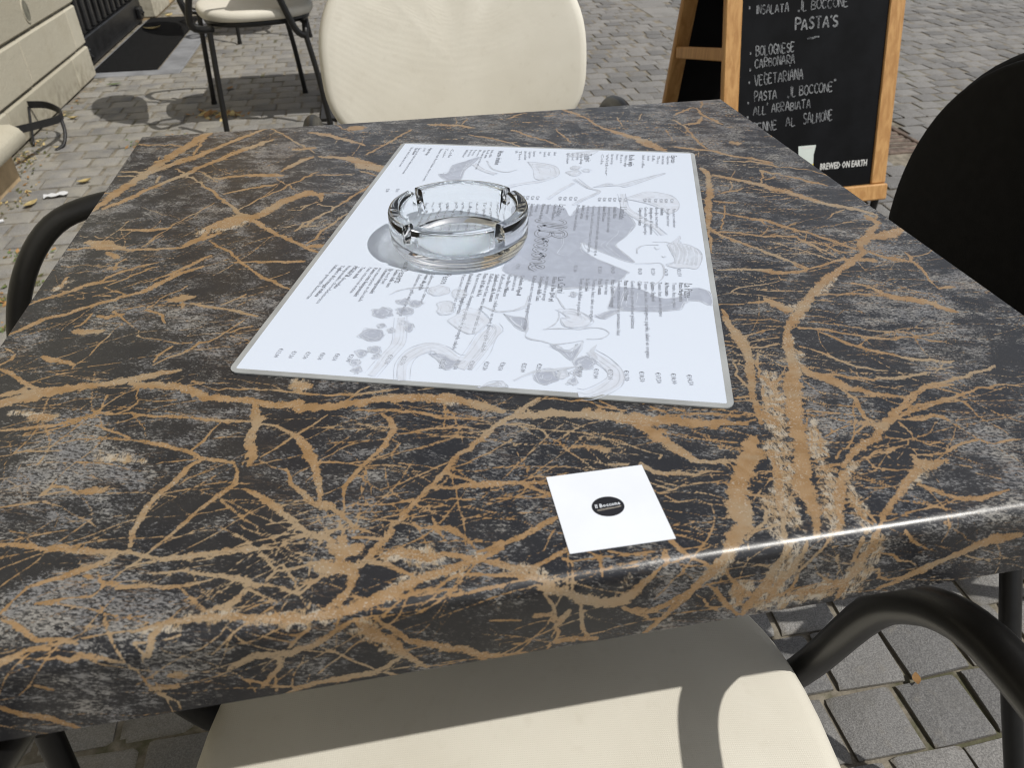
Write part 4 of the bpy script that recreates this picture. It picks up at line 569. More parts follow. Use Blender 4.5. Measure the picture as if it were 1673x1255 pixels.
GREYS = [[-0.269, -0.228, 0.038, 0.043, 1.0], [-0.255, -0.337, 0.036, 0.024, 0.9], [-0.232, -0.39, 0.051, 0.027, 0.85], [-0.235, -0.264, 0.02, 0.021, 0.8], [-0.195, -0.262, 0.023, 0.032, 0.55], [-0.195, -0.085, 0.054, 0.048, 0.45], [-0.294, -0.091, 0.035, 0.028, 0.6], [-0.105, -0.287, 0.016, 0.014, 0.5], [-0.076, -0.261, 0.024, 0.019, 0.55], [-0.049, -0.279, 0.017, 0.015, 0.55], [-0.022, -0.272, 0.027, 0.016, 0.55], [0.003, -0.269, 0.028, 0.017, 0.45], [-0.005, -0.358, 0.017, 0.009, 0.6], [-0.043, -0.372, 0.018, 0.012, 0.6], [0.002, -0.395, 0.02, 0.014, 0.5], [-0.065, -0.38, 0.024, 0.015, 0.6], [-0.048, -0.328, 0.018, 0.013, 0.55], [0.273, -0.177, 0.055, 0.048, 0.75], [0.207, -0.227, 0.031, 0.023, 0.55], [0.238, -0.324, 0.03, 0.036, 0.6], [0.282, -0.249, 0.046, 0.04, 0.5], [0.194, -0.366, 0.028, 0.009, 0.7], [-0.325, 0.248, 0.033, 0.041, 0.4], [-0.301, 0.1, 0.034, 0.038, 0.5], [-0.235, 0.013, 0.03, 0.03, 0.4], [0.335, 0.185, 0.06, 0.091, 0.5], [0.268, -0.054, 0.045, 0.039, 0.35], [-0.203, -0.35, 0.022, 0.015, 0.8], [0.189, -0.258, 0.022, 0.021, 0.35], [-0.302, -0.182, 0.022, 0.014, 0.3], [0.03, -0.274, 0.021, 0.011, 0.35], [0.336, -0.134, 0.037, 0.034, 0.55], [-0.178, -0.13, 0.029, 0.021, 0.3], [0.12, -0.336, 0.013, 0.014, 0.4], [-0.15, -0.261, 0.013, 0.013, 0.25]]
def build_tabletop():
    X0,X1 = -0.35,0.35; YB = 0.35; FY = -0.367; R = 0.008; ZT = 0.75; ZB = 0.700; RB = 0.004
    xs = np.linspace(X0,X1,701)
    fr_v = np.concatenate([np.arange(-(R*PI/2)-0.042, 0, 0.0008), [0.0]])           # wrap over the front edge
    fr_v = fr_v + (FY+R)
    top = []; yv = FY+R; 
    while yv < YB-RB: 
        st = 0.0009 + max(0,(yv+0.1))*0.0026; yv += st; top.append(yv)
    top[-1] = YB-RB
    bk = np.linspace(0,1,5)[1:]*(RB*PI/2)+ (YB-RB)
    bk2 = np.array([0.015,0.046]) + bk[-1]
    vs = np.concatenate([fr_v, np.array(top), bk, bk2])
    yz = []
    for v in vs:
        if v < FY+R:
            s = (FY+R)-v
            if s <= R*PI/2: a = s/R; yz.append((FY+R-R*math.sin(a), ZT-R+R*math.cos(a)))
            else: yz.append((FY, ZT-R-(s-R*PI/2)))
        elif v <= YB-RB+1e-9: yz.append((v,ZT))
        else:
            s = v-(YB-RB)
            if s <= RB*PI/2+1e-9: a = s/RB; yz.append((YB-RB+RB*math.sin(a), ZT-RB+RB*math.cos(a)))
            else: yz.append((YB, ZT-RB-(s-RB*PI/2)))
    yz = np.array(yz); nu,nvv = len(xs),len(vs)
    vein = np.full((nvv,nu), -6.0, np.float32); pale = np.full((nvv,nu), -6.0, np.float32); wid = np.zeros((nvv,nu), np.float32)
    def seg(x0,y0,w0,x1,y1,w1,A=vein):
        m = max(w0,w1)/2+0.006
        i0 = np.searchsorted(xs,min(x0,x1)-m); i1 = np.searchsorted(xs,max(x0,x1)+m)
        j0 = np.searchsorted(vs,min(y0,y1)-m); j1 = np.searchsorted(vs,max(y0,y1)+m)
        if i1<=i0 or j1<=j0: return
        gx = xs[None,i0:i1]; gy = vs[j0:j1,None]; dx,dy = x1-x0,y1-y0; L2 = dx*dx+dy*dy+1e-12
        t = np.clip(((gx-x0)*dx+(gy-y0)*dy)/L2,0,1)
        d = np.hypot(gx-x0-t*dx, gy-y0-t*dy)
        val = ((w0+(w1-w0)*t)/2-d)*1000
        S_ = A[j0:j1,i0:i1]; win = val > S_
        if A is vein: wid[j0:j1,i0:i1] = np.where(win, ((w0+(w1-w0)*t)/2)*1000, wid[j0:j1,i0:i1])
        A[j0:j1,i0:i1] = np.where(win, val, S_)
    r = random.Random(11); nodes = []
    for line in VEINS.split('|'):
        isp = line[0] == 'p'; q = list(map(int,line.strip('p').split())); pts = [(q[i]/2000,q[i+1]/2000,q[i+2]/10000) for i in range(0,len(q),3)]
        fine = []
        for a,b2 in zip(pts[:-1],pts[1:]):
            L = math.hypot(b2[0]-a[0],b2[1]-a[1]); k = max(1,int(L/0.006))
            for i in range(k):
                t = i/k; j = 0.0011 if 0 < i else 0.0
                fine.append((a[0]+(b2[0]-a[0])*t+r.gauss(0,j), a[1]+(b2[1]-a[1])*t+r.gauss(0,j), (a[2]+(b2[2]-a[2])*t)*r.uniform(0.78,1.18)))
        fine.append(pts[-1])
        if len(fine) > 4 and max(w for _,_,w in fine) > 0.002:      # veins thin out towards their ends
            for k_,s_ in ((0,0.6),(1,0.85)):
                for i_ in (k_,-1-k_): fine[i_] = (fine[i_][0],fine[i_][1],fine[i_][2]*s_)
        if isp:
            for a,b2 in zip(fine[:-1],fine[1:]): seg(*a,*b2,pale)
            continue
        nodes += fine
        for a,b2 in zip(fine[:-1],fine[1:]): seg(*a,*b2)
    # side threads that leave the traced veins, and free hair veins along the grain
    def grain(x,y): return 0.28 if x < -0.10 and y > -0.15 else (-0.30 if x > 0.0 else -0.02)
    def hair(x,y,ang,L,w,wob=0.10):
        st = 0.005; n = int(L/st)
        for i in range(n):
            ang += r.gauss(0,wob); x2,y2 = x+math.cos(ang)*st, y+math.sin(ang)*st
            w2 = w*r.uniform(0.75,1.25)*(1-0.55*i/max(n,1))
            seg(x,y,w,x2,y2,w2); x,y = x2,y2
            if r.random() < 0.05: hair(x,y,ang+r.choice((-1,1))*r.uniform(0.25,0.8), L*0.4, w2*0.8, wob)
    for q in range(620):
        a = r.choice(nodes); hair(a[0],a[1], r.uniform(-PI,PI) if r.random()<0.3 else r.choice((0,PI))+grain(a[0],a[1])+r.gauss(0,0.3), r.uniform(0.02,0.085), r.uniform(0.0005,0.0013), 0.14)
    for q in range(620):
        x = r.uniform(X0,X1)
        if q % 2: x = r.uniform(0.0,X1)
        y = r.uniform(-0.41,0.35)
        hair(x,y, r.choice((0,PI)) + grain(x,y) + r.gauss(0, 0.16 if x > 0.0 else 0.35), r.uniform(0.03,0.14), r.uniform(0.0004,0.0011), 0.07)
    grey = (0.43+0.14*np.clip((vs[:,None]+0.08)/0.3,0,1)+0.06*np.clip(xs[None,:]/0.3,0,1)).astype(np.float32)  # greyer towards far and right: sky sheen painted in as fleck colour
    for x,y,a,b2,s in GREYS:
        d2 = ((xs[None,:]-x)/a)**2+((vs[:,None]-y)/b2)**2
        grey = np.maximum(grey, 0.95*s*np.exp(-d2**1.6*0.6))
    P = np.zeros((nvv,nu,3),np.float32); P[...,0] = xs[None,:]; P[...,1] = yz[:,0][:,None]; P[...,2] = yz[:,1][:,None]
    P[...,1] += 0.0083*P[...,0]*np.clip(-P[...,1]/0.36,0,1)+0.0008*np.clip(-P[...,1]/0.36,0,1)
    me = bpy.data.meshes.new('tabletop'); nV = nvv*nu; nF = (nvv-1)*(nu-1)
    me.vertices.add(nV); me.vertices.foreach_set('co', P.ravel())
    ii = np.arange(nV).reshape(nvv,nu)
    q = np.stack([ii[:-1,:-1],ii[:-1,1:],ii[1:,1:],ii[1:,:-1]],-1).reshape(-1,4)
    me.loops.add(nF*4); me.loops.foreach_set('vertex_index', q.ravel().astype(np.int32))
    me.polygons.add(nF); me.polygons.foreach_set('loop_start', np.arange(0,nF*4,4,dtype=np.int32)); me.polygons.foreach_set('use_smooth', np.ones(nF,bool))
    me.update(calc_edges=True)
    me.attributes.new('vein','FLOAT','POINT').data.foreach_set('value', np.clip(vein,-6,12).ravel())
    me.attributes.new('grey','FLOAT','POINT').data.foreach_set('value', grey.ravel())
    me.attributes.new('wid','FLOAT','POINT').data.foreach_set('value', np.clip(wid,0,6).ravel())
    me.attributes.new('pale','FLOAT','POINT').data.foreach_set('value', np.clip(pale,-6,12).ravel())
    fl = np.zeros((nvv,nu,3),np.float32); fl[...,0] = xs[None,:]; fl[...,1] = vs[:,None]
    me.attributes.new('flat','FLOAT_VECTOR','POINT').data.foreach_set('vector', fl.ravel())
    me.materials.append(MARBLE)
    return me
table = thing('cafe_table', 'square cafe table with brown veined black marble top, in front', 'table', (0,0,0), 0, 'square cafe tables')
link('tabletop', build_tabletop(), table)
bb = B(); bb.box(-0.3497,0.3497,-0.3600,0.3490,0.7001,0.7390); bb.build('core_board', CORE, table)
# end profile strips close the small gap under the laminate at both short sides
for sx in (-1,1):
    X = sx*0.3502; dy = sx*0.0029+0.0008; prof = [(-0.367+dy,0.700),(-0.367+dy,0.742)]+[(-0.359+dy-0.008*math.cos(t*PI/16),0.742+0.008*math.sin(t*PI/16)) for t in range(1,9)]+[(0.346,0.7499),(0.35,0.746),(0.35,0.700)]
    bb = B(); bb.add([(X,a,b2) for a,b2 in prof]+[(X-sx*0.001,a,b2) for a,b2 in prof], [tuple(range(len(prof)))[::sx*-1]]); bb.build('edge_band', CORE, table)
bb = B(); tube(bb,[(0,0,0.04),(0,0,0.692)],0.035,20); bb.build('pedestal', BLACKMETAL, table, 40)
bb = B(); bb.box(-0.22,0.22,-0.22,0.22,0.0,0.014,0.004); tube(bb,[(0,0,0.012),(0,0,0.02),(0,0,0.045)],[0.09,0.085,0.04],20); bb.build('base_plate', BLACKMETAL, table, 40)
bb = B(); bb.box(-0.16,0.16,-0.16,0.16,0.690,0.6995,0.003); bb.build('top_plate', BLACKMETAL, table)

# ------------------------------------------------------------------ chairs
def pad(bb, outline, t0, t1, nrm, crown=0.0, edge=0.018, k=5):
    """cushion between two parallel outlines: outline(s) gives a point for scale s, nrm is thickness axis"""
    rings = []
    for i in range(k+1):
        a = PI*i/(2*k)-PI/2; rings.append((1-edge*(1-math.cos(a)), (t0+t1)/2-(t1-t0)/2*(-math.sin(a))))
    for i in range(1,k+1):
        a = PI*i/(2*k); rings.append((1-edge*(1-math.cos(a)), (t0+t1)/2+(t1-t0)/2*math.sin(a)))
    return rings
def superell(w, up, dn, n, N=72):
    out = []
    for i in range(N):
        a = 2*PI*i/N; c,s = math.cos(a),math.sin(a)
        h = up if s >= 0 else dn
        out.append((w*math.copysign(abs(c)**(2/n),c), h*math.copysign(abs(s)**(2/n),s)))
    return out
def cushion(name, out, place, thick, crown, mat, parent, rad=0.016, wrinkle=None):
    """rounded pad: out = 2-D outline, place(u, v, h) -> 3-D point"""
    N = len(out); v = []; f = []; lev = []
    half = thick/2
    for i in range(7):
        a = -PI/2 + PI*i/6; lev.append((1.0, rad*(math.cos(a)-1), half*math.sin(a)))
    inner = [0.93,0.8,0.6,0.35,0.15]
    def ring(scale, inset, h, dome):
        for (x,y) in out:
            L = math.hypot(x,y); s = scale*(L+inset)/L
            hh = h + dome
            if wrinkle: hh += wrinkle(x*s,y*s)*(1 if h>0 else 0)
            v.append(place(x*s,y*s,hh))
    for s in inner[::-1]: ring(s, -rad, -half, -crown*0.3*(1-s*s))
    for sc,ins,h in lev: ring(sc,ins,h,0)
    for s in inner: ring(s, -rad, half, crown*(1-s*s))
    R = len(inner)*2+len(lev)
    for r_ in range(R-1):
        for i in range(N): a = r_*N+i; b2 = r_*N+(i+1)%N; f.append((a,b2,b2+N,a+N))
    v.append(place(0,0,half+crown)); v.append(place(0,0,-half-crown*0.3))
    for i in range(N): f.append(((R-1)*N+i,(R-1)*N+(i+1)%N,len(v)-2)); f.append(((i+1)%N,i,len(v)-1))
    bb = B(); bb.add(v,f); return bb.build(name, mat, parent, True)
def make_chair(label, loc, rot, bz0=0.68, bup=0.195, bdn=0.155, bn=2.6, bw=0.243, front=CREAM, lean=0.12, rear_leg=lambda s: [(s*0.248,-0.215,0.405),(s*0.266,-0.228,0.20),(s*0.280,-0.238,0.006)]):
    t = thing('cafe_chair', label, 'chair', loc, rot, 'cafe chairs with black tube frames')
    seat = superell(0.245,0.235,0.235,2.6)
    cushion('seat', seat, lambda u,v,h: Vector((u, v, 0.447+h+ (0.006 if v>0.12 else 0)*0)), 0.042, 0.012, front, t, 0.018)
    under = superell(0.222,0.216,0.216,2.6)
    cushion('seat_pan', under, lambda u,v,h: Vector((u,v,0.416+h)), 0.022, 0.0, BLACKMETAL, t, 0.006)
    def bp(u,v,h): return Vector((u, -0.285 - (v+ (bz0-0.5))*lean + h - 0.10*(u/0.25)**2*-0.28, bz0+v))
    bo = superell(bw,bup,bdn,bn)
    def wr(x,y):
        k = max(0.0,min(1.0,(y-0.03)/0.11)); return -0.008*k*(max(0,math.sin(x*62))**3*0.8 + max(0,math.sin(x*97+1.3))**4*0.6)*math.exp(-(x/0.12)**2)
    cushion('backrest', bo, bp, 0.034, 0.012, front, t, 0.016, wr)
    bs = superell(bw*0.965,bup*0.96,bdn*0.96,bn)
    cushion('back_shell', bs, lambda u,v,h: bp(u,v,h-0.022), 0.014, 0.0, BLACKSHELL, t, 0.006)
    for s in (-1,1):
        bb = B()
        P = catmull([(s*0.205,0.165,0.405),(s*0.243,0.150,0.365),(s*0.257,0.118,0.385),(s*0.260,0.091,0.449),(s*0.260,0.05,0.569),(s*0.260,0.016,0.622),(s*0.260,-0.022,0.654),(s*0.260,-0.067,0.669),(s*0.260,-0.12,0.673),(s*0.260,-0.18,0.655),(s*0.259,-0.23,0.60),(s*0.257,-0.265,0.52),(s*0.245,-0.275,0.43),(s*0.19,-0.20,0.405)],5)
        tube(bb, P, 0.0132, 14); bb.build('armrest', BLACKMETAL, t, True)
        bb = B(); tube(bb, catmull([(s*0.246,0.152,0.370),(s*0.266,0.175,0.20),(s*0.280,0.192,0.006)],4), 0.0112, 12); lg = bb.build('leg', BLACKMETAL, t, 60)
        bb = B(); tube(bb, [(s*0.280,0.192,0.0),(s*0.279,0.191,0.016)], 0.0135, 12); bb.build('foot_cap', BLACKMETAL, lg, 60)
        bb = B(); tube(bb, catmull(rear_leg(s),4), 0.0112, 12); lg = bb.build('leg', BLACKMETAL, t, 60)
        bb = B(); fp = Vector(rear_leg(s)[-1]); tube(bb, [(fp.x,fp.y,0.0),(fp.x,fp.y,0.016)], 0.0135, 12); bb.build('foot_cap', BLACKMETAL, lg, 60)
        bb = B(); tube(bb, catmull([(s*0.19,-0.20,0.405),(s*0.19,-0.262,0.425),(s*0.185,-0.292,0.50),(s*0.18,-0.296,0.54)],5), 0.010, 10); bb.build('back_post', BLACKMETAL, t, True)
    for P in ([(-0.205,0.16,0.404),(0.205,0.16,0.404)], [(-0.19,-0.20,0.404),(0.19,-0.20,0.404)]): bb = B(); tube(bb, P, 0.010, 10); bb.build('seat_rail', BLACKMETAL, t, 60)
    return t
CG = 'cafe chairs with black tube frames'
near = make_chair('cream cushioned chair with black tube arms tucked under the front table edge', (-0.0334,-0.313,0), math.radians(-6))
far = dup(near, (0.070,0.59,0), PI, 'cream chair with its backrest facing the camera across the far table edge', CG)
for c in far.children:
    if c.name.startswith('armrest'): c.location.z = -0.03
dup(near, (-0.255,0.118,0), math.radians(-80), 'chair at the left table edge showing one curved black armrest', CG)
dup(near, (-0.546,3.08,0), math.radians(-76.6), 'cream chair on thin black legs standing farther back between the far chair and the wall', CG)
dup(near, (-0.70,4.92,0), math.radians(-76.6), 'farthest chair, showing only a black leg foot on the pavement near the doormat', CG)
blackc = make_chair('black chair with rounded back at the right edge of the table', (0.96,0.139,0), math.radians(-82), 0.57, 0.28, 0.17, 2.0, 0.265, BLACKSHELL, 0.05, lambda s: [(s*0.16,-0.2,0.405),(s*0.165,-0.38,0.445),(s*0.21,-0.44,0.36),(s*0.373,-0.43,0.006)])
dup(table, (-0.12,3.12,0), 0, 'second cafe table standing behind the far chair, near the doorway', 'square cafe tables')

# ------------------------------------------------------------------ laminated menu
MCX,MCY,MROT = 0.026,0.0,math.radians(-107.82)
LA,LB = 0.4456,0.3177
menu = thing('menu_sheet', 'large laminated white menu sheet printed in grey lying on the table', 'menu', (MCX,MCY,0.7502), MROT)
def rrect(hx,hy,r,n=5):
    out = []
    for cx,cy,a0 in ((hx-r,hy-r,0),(-hx+r,hy-r,PI/2),(-hx+r,-hy+r,PI),(hx-r,-hy+r,3*PI/2)):
        for i in range(n+1): a = a0+PI/2*i/n; out.append((cx+r*math.cos(a),cy+r*math.sin(a)))
    return out
outer = rrect(LA/2,LB/2,0.007); inner = rrect(LA/2-0.0042,LB/2-0.0042,0.0012); n = len(outer)
bb = B()
v = [(x,y,0.0) for x,y in outer]+[(x,y,0.0009) for x,y in outer]+[(x,y,0.0011) for x,y in inner]
bb.add(v, [(i,(i+1)%n,n+(i+1)%n,n+i) for i in range(n)]+[(n+i,n+(i+1)%n,2*n+(i+1)%n,2*n+i) for i in range(n)])
bb.build('laminate_rim', FILM, menu)
bb = B(); bb.add([(x,y,0.0011) for x,y in inner]+[(x,y,0.0002) for x,y in inner], [tuple(range(n))]+[(n+i,n+(i+1)%n,(i+1)%n,i) for i in range(n)]); bb.build('paper', PAPER, menu)
# printed picture: pale washes of vines, grapes, leaves and swirling drapery
ART = [['p',1,[-107,-1],[-128,18],[-127,63],[-86,82],[-119,91],[-134,122],[-128,172],[-67,196],[-47,194],[-16,182],[21,167],[43,177],[80,197],[75,180],[39,131],[18,109],[28,108],[50,115],[70,132],[89,154],[114,187],[120,186],[150,170],[167,134],[174,89],[166,58],[149,19],[122,-9],[32,8]],['p',1,[163,172],[167,205],[191,238],[182,266],[158,283],[164,307],[205,308],[193,291],[199,273],[220,262],[227,240],[233,205],[234,169],[226,161],[180,167]],['p',0,[11,250],[-7,263],[-25,271],[-15,272],[0,269],[12,288],[29,301],[55,301],[90,294],[90,277],[92,261],[85,248],[71,260],[43,256]],['s',1,3.5,[1,260],[33,265],[77,260]],['s',1,3.5,[4,267],[35,271],[78,266]],['s',1,3.5,[7,274],[37,277],[79,273]],['s',1,3.5,[10,281],[39,283],[80,279]],['s',1,3.5,[13,287],[41,289],[81,286]],['s',1,3.5,[16,294],[43,295],[82,292]],['s',0,3.0,[2,226],[2,248],[10,262]],['p',0,[-227,117],[-248,140],[-244,162],[-313,248],[-295,238],[-236,178],[-240,162]],['p',0,[-175,173],[-195,191],[-216,216],[-212,244],[-196,264],[-168,276],[-134,271],[-116,257],[-136,243],[-157,220],[-171,193]],['p',0,[-351,-26],[-347,3],[-329,36],[-281,44],[-259,22],[-260,0],[-310,-11]],['p',1,[-345,-153],[-371,-129],[-327,-138],[-287,-147],[-235,-146],[-235,-173],[-264,-193],[-271,-178],[-316,-178]],['p',0,[-412,52],[-427,85],[-434,112],[-422,113],[-401,97],[-390,64]],['p',0,[-299,88],[-292,85],[-287,82],[-281,75],[-284,67],[-290,64],[-296,58],[-305,62],[-309,65],[-314,72],[-313,80],[-306,84]],['p',0,[-328,84],[-323,83],[-318,79],[-317,75],[-319,70],[-320,65],[-326,65],[-331,64],[-336,69],[-338,73],[-336,78],[-334,83]],['p',0,[-315,106],[-310,103],[-308,102],[-306,98],[-306,94],[-310,92],[-313,89],[-318,91],[-321,93],[-322,97],[-323,101],[-319,103]],['p',1,[278,-145],[284,-142],[289,-149],[294,-154],[291,-162],[287,-171],[281,-172],[274,-175],[270,-168],[264,-163],[266,-155],[272,-146]],['p',1,[269,-116],[275,-114],[279,-119],[280,-125],[281,-130],[277,-138],[272,-138],[266,-141],[262,-135],[261,-130],[260,-124],[264,-117]],['p',1,[337,-140],[344,-141],[352,-144],[354,-152],[351,-162],[348,-168],[341,-175],[334,-172],[326,-170],[322,-162],[326,-151],[329,-146]],['p',1,[314,-145],[317,-146],[318,-146],[320,-149],[319,-152],[317,-154],[315,-156],[312,-155],[311,-154],[308,-152],[309,-149],[311,-147]],['p',1,[323,-128],[326,-128],[328,-129],[330,-131],[329,-134],[327,-136],[324,-138],[321,-138],[319,-137],[318,-134],[318,-132],[321,-130]],['p',1,[314,-105],[319,-104],[324,-106],[324,-109],[323,-112],[321,-115],[315,-117],[310,-117],[305,-117],[304,-114],[306,-110],[308,-108]],['p',1,[302,-119],[305,-118],[307,-120],[307,-122],[308,-124],[306,-127],[303,-128],[300,-129],[297,-127],[298,-125],[297,-122],[299,-119]],['p',1,[384,-150],[389,-151],[391,-152],[393,-155],[393,-159],[390,-162],[386,-165],[381,-165],[379,-163],[378,-160],[377,-157],[380,-152]],['p',1,[373,-135],[378,-134],[380,-137],[381,-141],[382,-145],[379,-150],[375,-151],[371,-152],[368,-149],[368,-145],[367,-141],[369,-137]],['p',1,[388,-131],[390,-130],[393,-132],[394,-134],[393,-137],[392,-140],[389,-140],[387,-142],[385,-139],[383,-137],[385,-134],[386,-131]],['p',1,[405,-152],[409,-152],[412,-154],[413,-158],[413,-162],[410,-164],[407,-168],[403,-167],[400,-166],[400,-162],[399,-158],[401,-155]],['p',1,[422,-145],[425,-144],[427,-147],[430,-149],[428,-153],[426,-157],[423,-159],[420,-159],[418,-157],[415,-154],[416,-150],[419,-147]],['p',1,[246,-106],[251,-108],[256,-110],[257,-115],[255,-121],[254,-124],[249,-128],[245,-127],[240,-125],[238,-120],[240,-114],[242,-109]],['p',1,[244,-128],[248,-127],[250,-131],[253,-135],[252,-140],[249,-146],[246,-147],[242,-147],[240,-144],[237,-139],[237,-134],[240,-130]],['p',0,[204,-76],[213,-76],[217,-81],[221,-88],[221,-96],[215,-105],[208,-106],[200,-108],[195,-101],[192,-95],[191,-88],[197,-78]],['p',0,[212,-49],[219,-50],[224,-52],[225,-57],[226,-62],[221,-68],[214,-70],[207,-71],[201,-67],[201,-62],[201,-57],[205,-51]],['p',0,[254,-60],[265,-57],[271,-62],[273,-67],[275,-73],[267,-81],[257,-83],[246,-85],[239,-81],[238,-75],[237,-69],[244,-62]],['p',0,[283,-2],[298,-7],[312,-11],[320,-24],[312,-40],[305,-47],[290,-60],[275,-53],[262,-50],[251,-37],[260,-20],[270,-12]],['s',1,11.3,[289,-129],[325,-121],[354,-115],[381,-121],[406,-125],[433,-131]],['s',0,13.1,[438,-89],[402,-97],[377,-90],[358,-71],[364,-54],[381,-34],[383,-22]],['p',1,[375,-69],[375,-50],[387,-32],[385,-18],[400,-29],[408,-40],[392,-51]],['s',0,15.7,[404,-21],[364,-8],[323,-1],[301,7]],['s',0,7.8,[405,-10],[363,1],[325,8],[304,12],[292,4]],['s',1,3.6,[243,-21],[257,3],[251,26],[236,41]],['s',0,2.7,[227,-163],[211,-150],[202,-130],[201,-107]],['p',1,[262,14],[268,24],[271,48],[305,52],[297,39],[283,28]],['p',0,[441,7],[432,20],[426,37],[437,42],[435,28]],['p',1,[369,152],[376,148],[383,145],[386,137],[383,130],[380,126],[373,122],[366,124],[360,129],[355,136],[359,143],[363,149]],['p',1,[407,104],[415,105],[420,99],[426,92],[424,84],[418,77],[411,74],[402,76],[398,80],[393,88],[393,97],[401,102]],['p',0,[400,117],[405,118],[407,114],[409,111],[410,107],[406,103],[402,103],[396,103],[393,106],[392,110],[391,114],[395,116]],['p',1,[414,130],[417,131],[421,128],[423,125],[421,122],[419,119],[416,118],[412,119],[409,121],[406,124],[408,127],[411,129]],['p',1,[393,134],[397,133],[401,132],[402,129],[400,126],[399,125],[395,122],[391,124],[387,125],[386,128],[387,131],[389,132]],['p',1,[337,88],[352,104],[367,121],[322,130],[329,127],[347,117],[346,102],[335,95]],['s',1,2.1,[296,53],[321,55],[328,76],[333,93],[327,113],[319,130]],['s',1,2.1,[319,130],[339,129],[367,122]],['s',1,2.1,[297,74],[293,97],[292,122],[286,135],[286,154],[297,164],[312,154],[316,135]],['s',1,2.1,[296,78],[280,88],[261,94],[246,91]],['s',0,12.9,[345,140],[365,159],[388,176],[413,172],[436,149],[441,132]],['s',1,3.8,[421,51],[401,71],[393,94],[384,121],[375,131]],['s',1,3.3,[327,149],[344,144],[359,152]],['p',0,[242,89],[238,110],[250,127],[267,140],[283,129],[286,106],[268,95],[260,104]],['p',1,[255,143],[234,164],[228,182],[240,174],[258,155]],['s',1,2.7,[207,84],[186,84],[177,102],[171,135]],['s',1,2.2,[207,84],[230,94],[239,100]],['p',1,[195,112],[198,113],[202,111],[203,109],[201,107],[200,105],[196,104],[193,104],[189,106],[187,108],[189,110],[191,112]],['s',1,2.2,[251,28],[240,42],[207,43]],['s',0,2.4,[84,198],[82,221],[79,240],[104,243],[129,240],[154,226]],['s',0,2.5,[49,201],[31,201],[18,213],[13,236]],['s',1,2.0,[25,229],[30,233],[25,238]],['s',1,2.0,[53,240],[58,244],[53,248]],['s',0,4.8,[-265,78],[-223,108],[-206,127],[-167,101],[-136,83]],['s',0,9.2,[-199,172],[-163,175],[-129,180],[-88,205],[-60,228],[-26,243]],['s',0,7.6,[-330,-138],[-297,-112],[-275,-81]],['s',0,3.8,[-349,-111],[-305,-94],[-289,-64],[-304,-44]],['s',0,5.9,[-207,-50],[-227,-27],[-242,5],[-263,31]],['s',0,4.6,[-160,35],[-211,56],[-245,77]]]
def ribbon(P, w, z, closed=False):
    P = catmull([(x,y,0) for x,y in P],5) if len(P) > 2 else [Vector((x,y,0)) for x,y in P]
    v = []; f = []; n = len(P)
    ws = w if isinstance(w,(list,tuple)) else [w]*n
    for i,p in enumerate(P):
        t = (P[min(i+1,n-1)]-P[max(i-1,0)]); t = t.normalized() if t.length > 1e-9 else Vector((1,0,0)); q = Vector((-t.y,t.x,0))*(ws[min(i,len(ws)-1)]/2)
        v += [(p.x+q.x,p.y+q.y,z),(p.x-q.x,p.y-q.y,z)]
    for i in range(n-1): f.append((2*i,2*i+1,2*i+3,2*i+2))
    return v,f
import mathutils
def polyfill(P, z):
    Q = [Vector((p.x,p.y,0)) for p in catmull([(x,y,0) for x,y in P+[P[0]]],3)[:-1]]
    tri = mathutils.geometry.tessellate_polygon([Q])
    return [(q.x,q.y,z) for q in Q], [tuple(t) for t in tri]
bb = B(); zi = 0; ra = random.Random(21); zs = [0]
def up(v, f):
    out = []
    for q in f:
        a,b2,c = (Vector(v[k]) for k in q[:3]); out.append(q if (b2-a).cross(c-a).z > 0 else q[::-1])
    return out
def sketch(P, w, z, rep=2, jit=0.0007):
    for k in range(rep):
        Q = [(x+ra.gauss(0,jit), y+ra.gauss(0,jit)) for x,y in P]; n = (len(Q)-1)*5+1 if len(Q) > 2 else 2
        zs[0] += 1; z = 0.00128 + (zs[0]%500)*0.0000001
        v,f = ribbon(Q, [w*ra.uniform(0.5,1.2)*(0.4+0.6*math.sin(PI*min(0.95,max(0.05,i/max(1,n-1))))) for i in range(n)], z)
        bb.add(v, up(v,f), 2)
for e in ART:
    zz = 0.00122 + (zi%40)*0.000002; zi += 1
    if e[0] == 'p':
        P = [(a/2000,b2/2000) for a,b2 in e[2:]]; v,f = polyfill(P, zz); bb.add(v, up(v,f), e[1])
        sketch(P+[P[0]], 0.0008, 0.00130, 2)
        cx = sum(p[0] for p in P)/len(P); cy = sum(p[1] for p in P)/len(P)
        for k in range(min(9, len(P))):                       # hatching that follows the outline inwards
            i = ra.randrange(len(P)); s = ra.uniform(0.35,0.85)
            sketch([(cx+(P[(i+j)%len(P)][0]-cx)*s, cy+(P[(i+j)%len(P)][1]-cy)*s) for j in range(min(4,len(P)))], 0.0006, 0.00131, 1, 0.0004)
    else:
        P = [(a/2000,b2/2000) for a,b2 in e[3:]]; nn = (len(P)-1)*5+1 if len(P)>2 else 2; w = e[2]/1000
        if w > 0.0045:
            v,f = ribbon(P, [w*0.8*(0.35+0.65*math.sin(PI*min(0.92,max(0.08,i/max(1,nn-1))))) for i in range(nn)], zz); bb.add(v, up(v,f), 0)
            for off in (-0.42,-0.1,0.2,0.42):
                Q = []
                for i,(x,y) in enumerate(P):
                    a = P[max(i-1,0)]; c = P[min(i+1,len(P)-1)]; L = math.hypot(c[0]-a[0],c[1]-a[1])+1e-9
                    Q.append((x-(c[1]-a[1])/L*w*off, y+(c[0]-a[0])/L*w*off))
                sketch(Q, 0.0008, 0.00130, 1)
        else: sketch(P, max(0.0008,w*0.6), 0.00130, 2, 0.0004)
bb.build('printed_picture', [WASH,WASH2,SKETCH], menu)

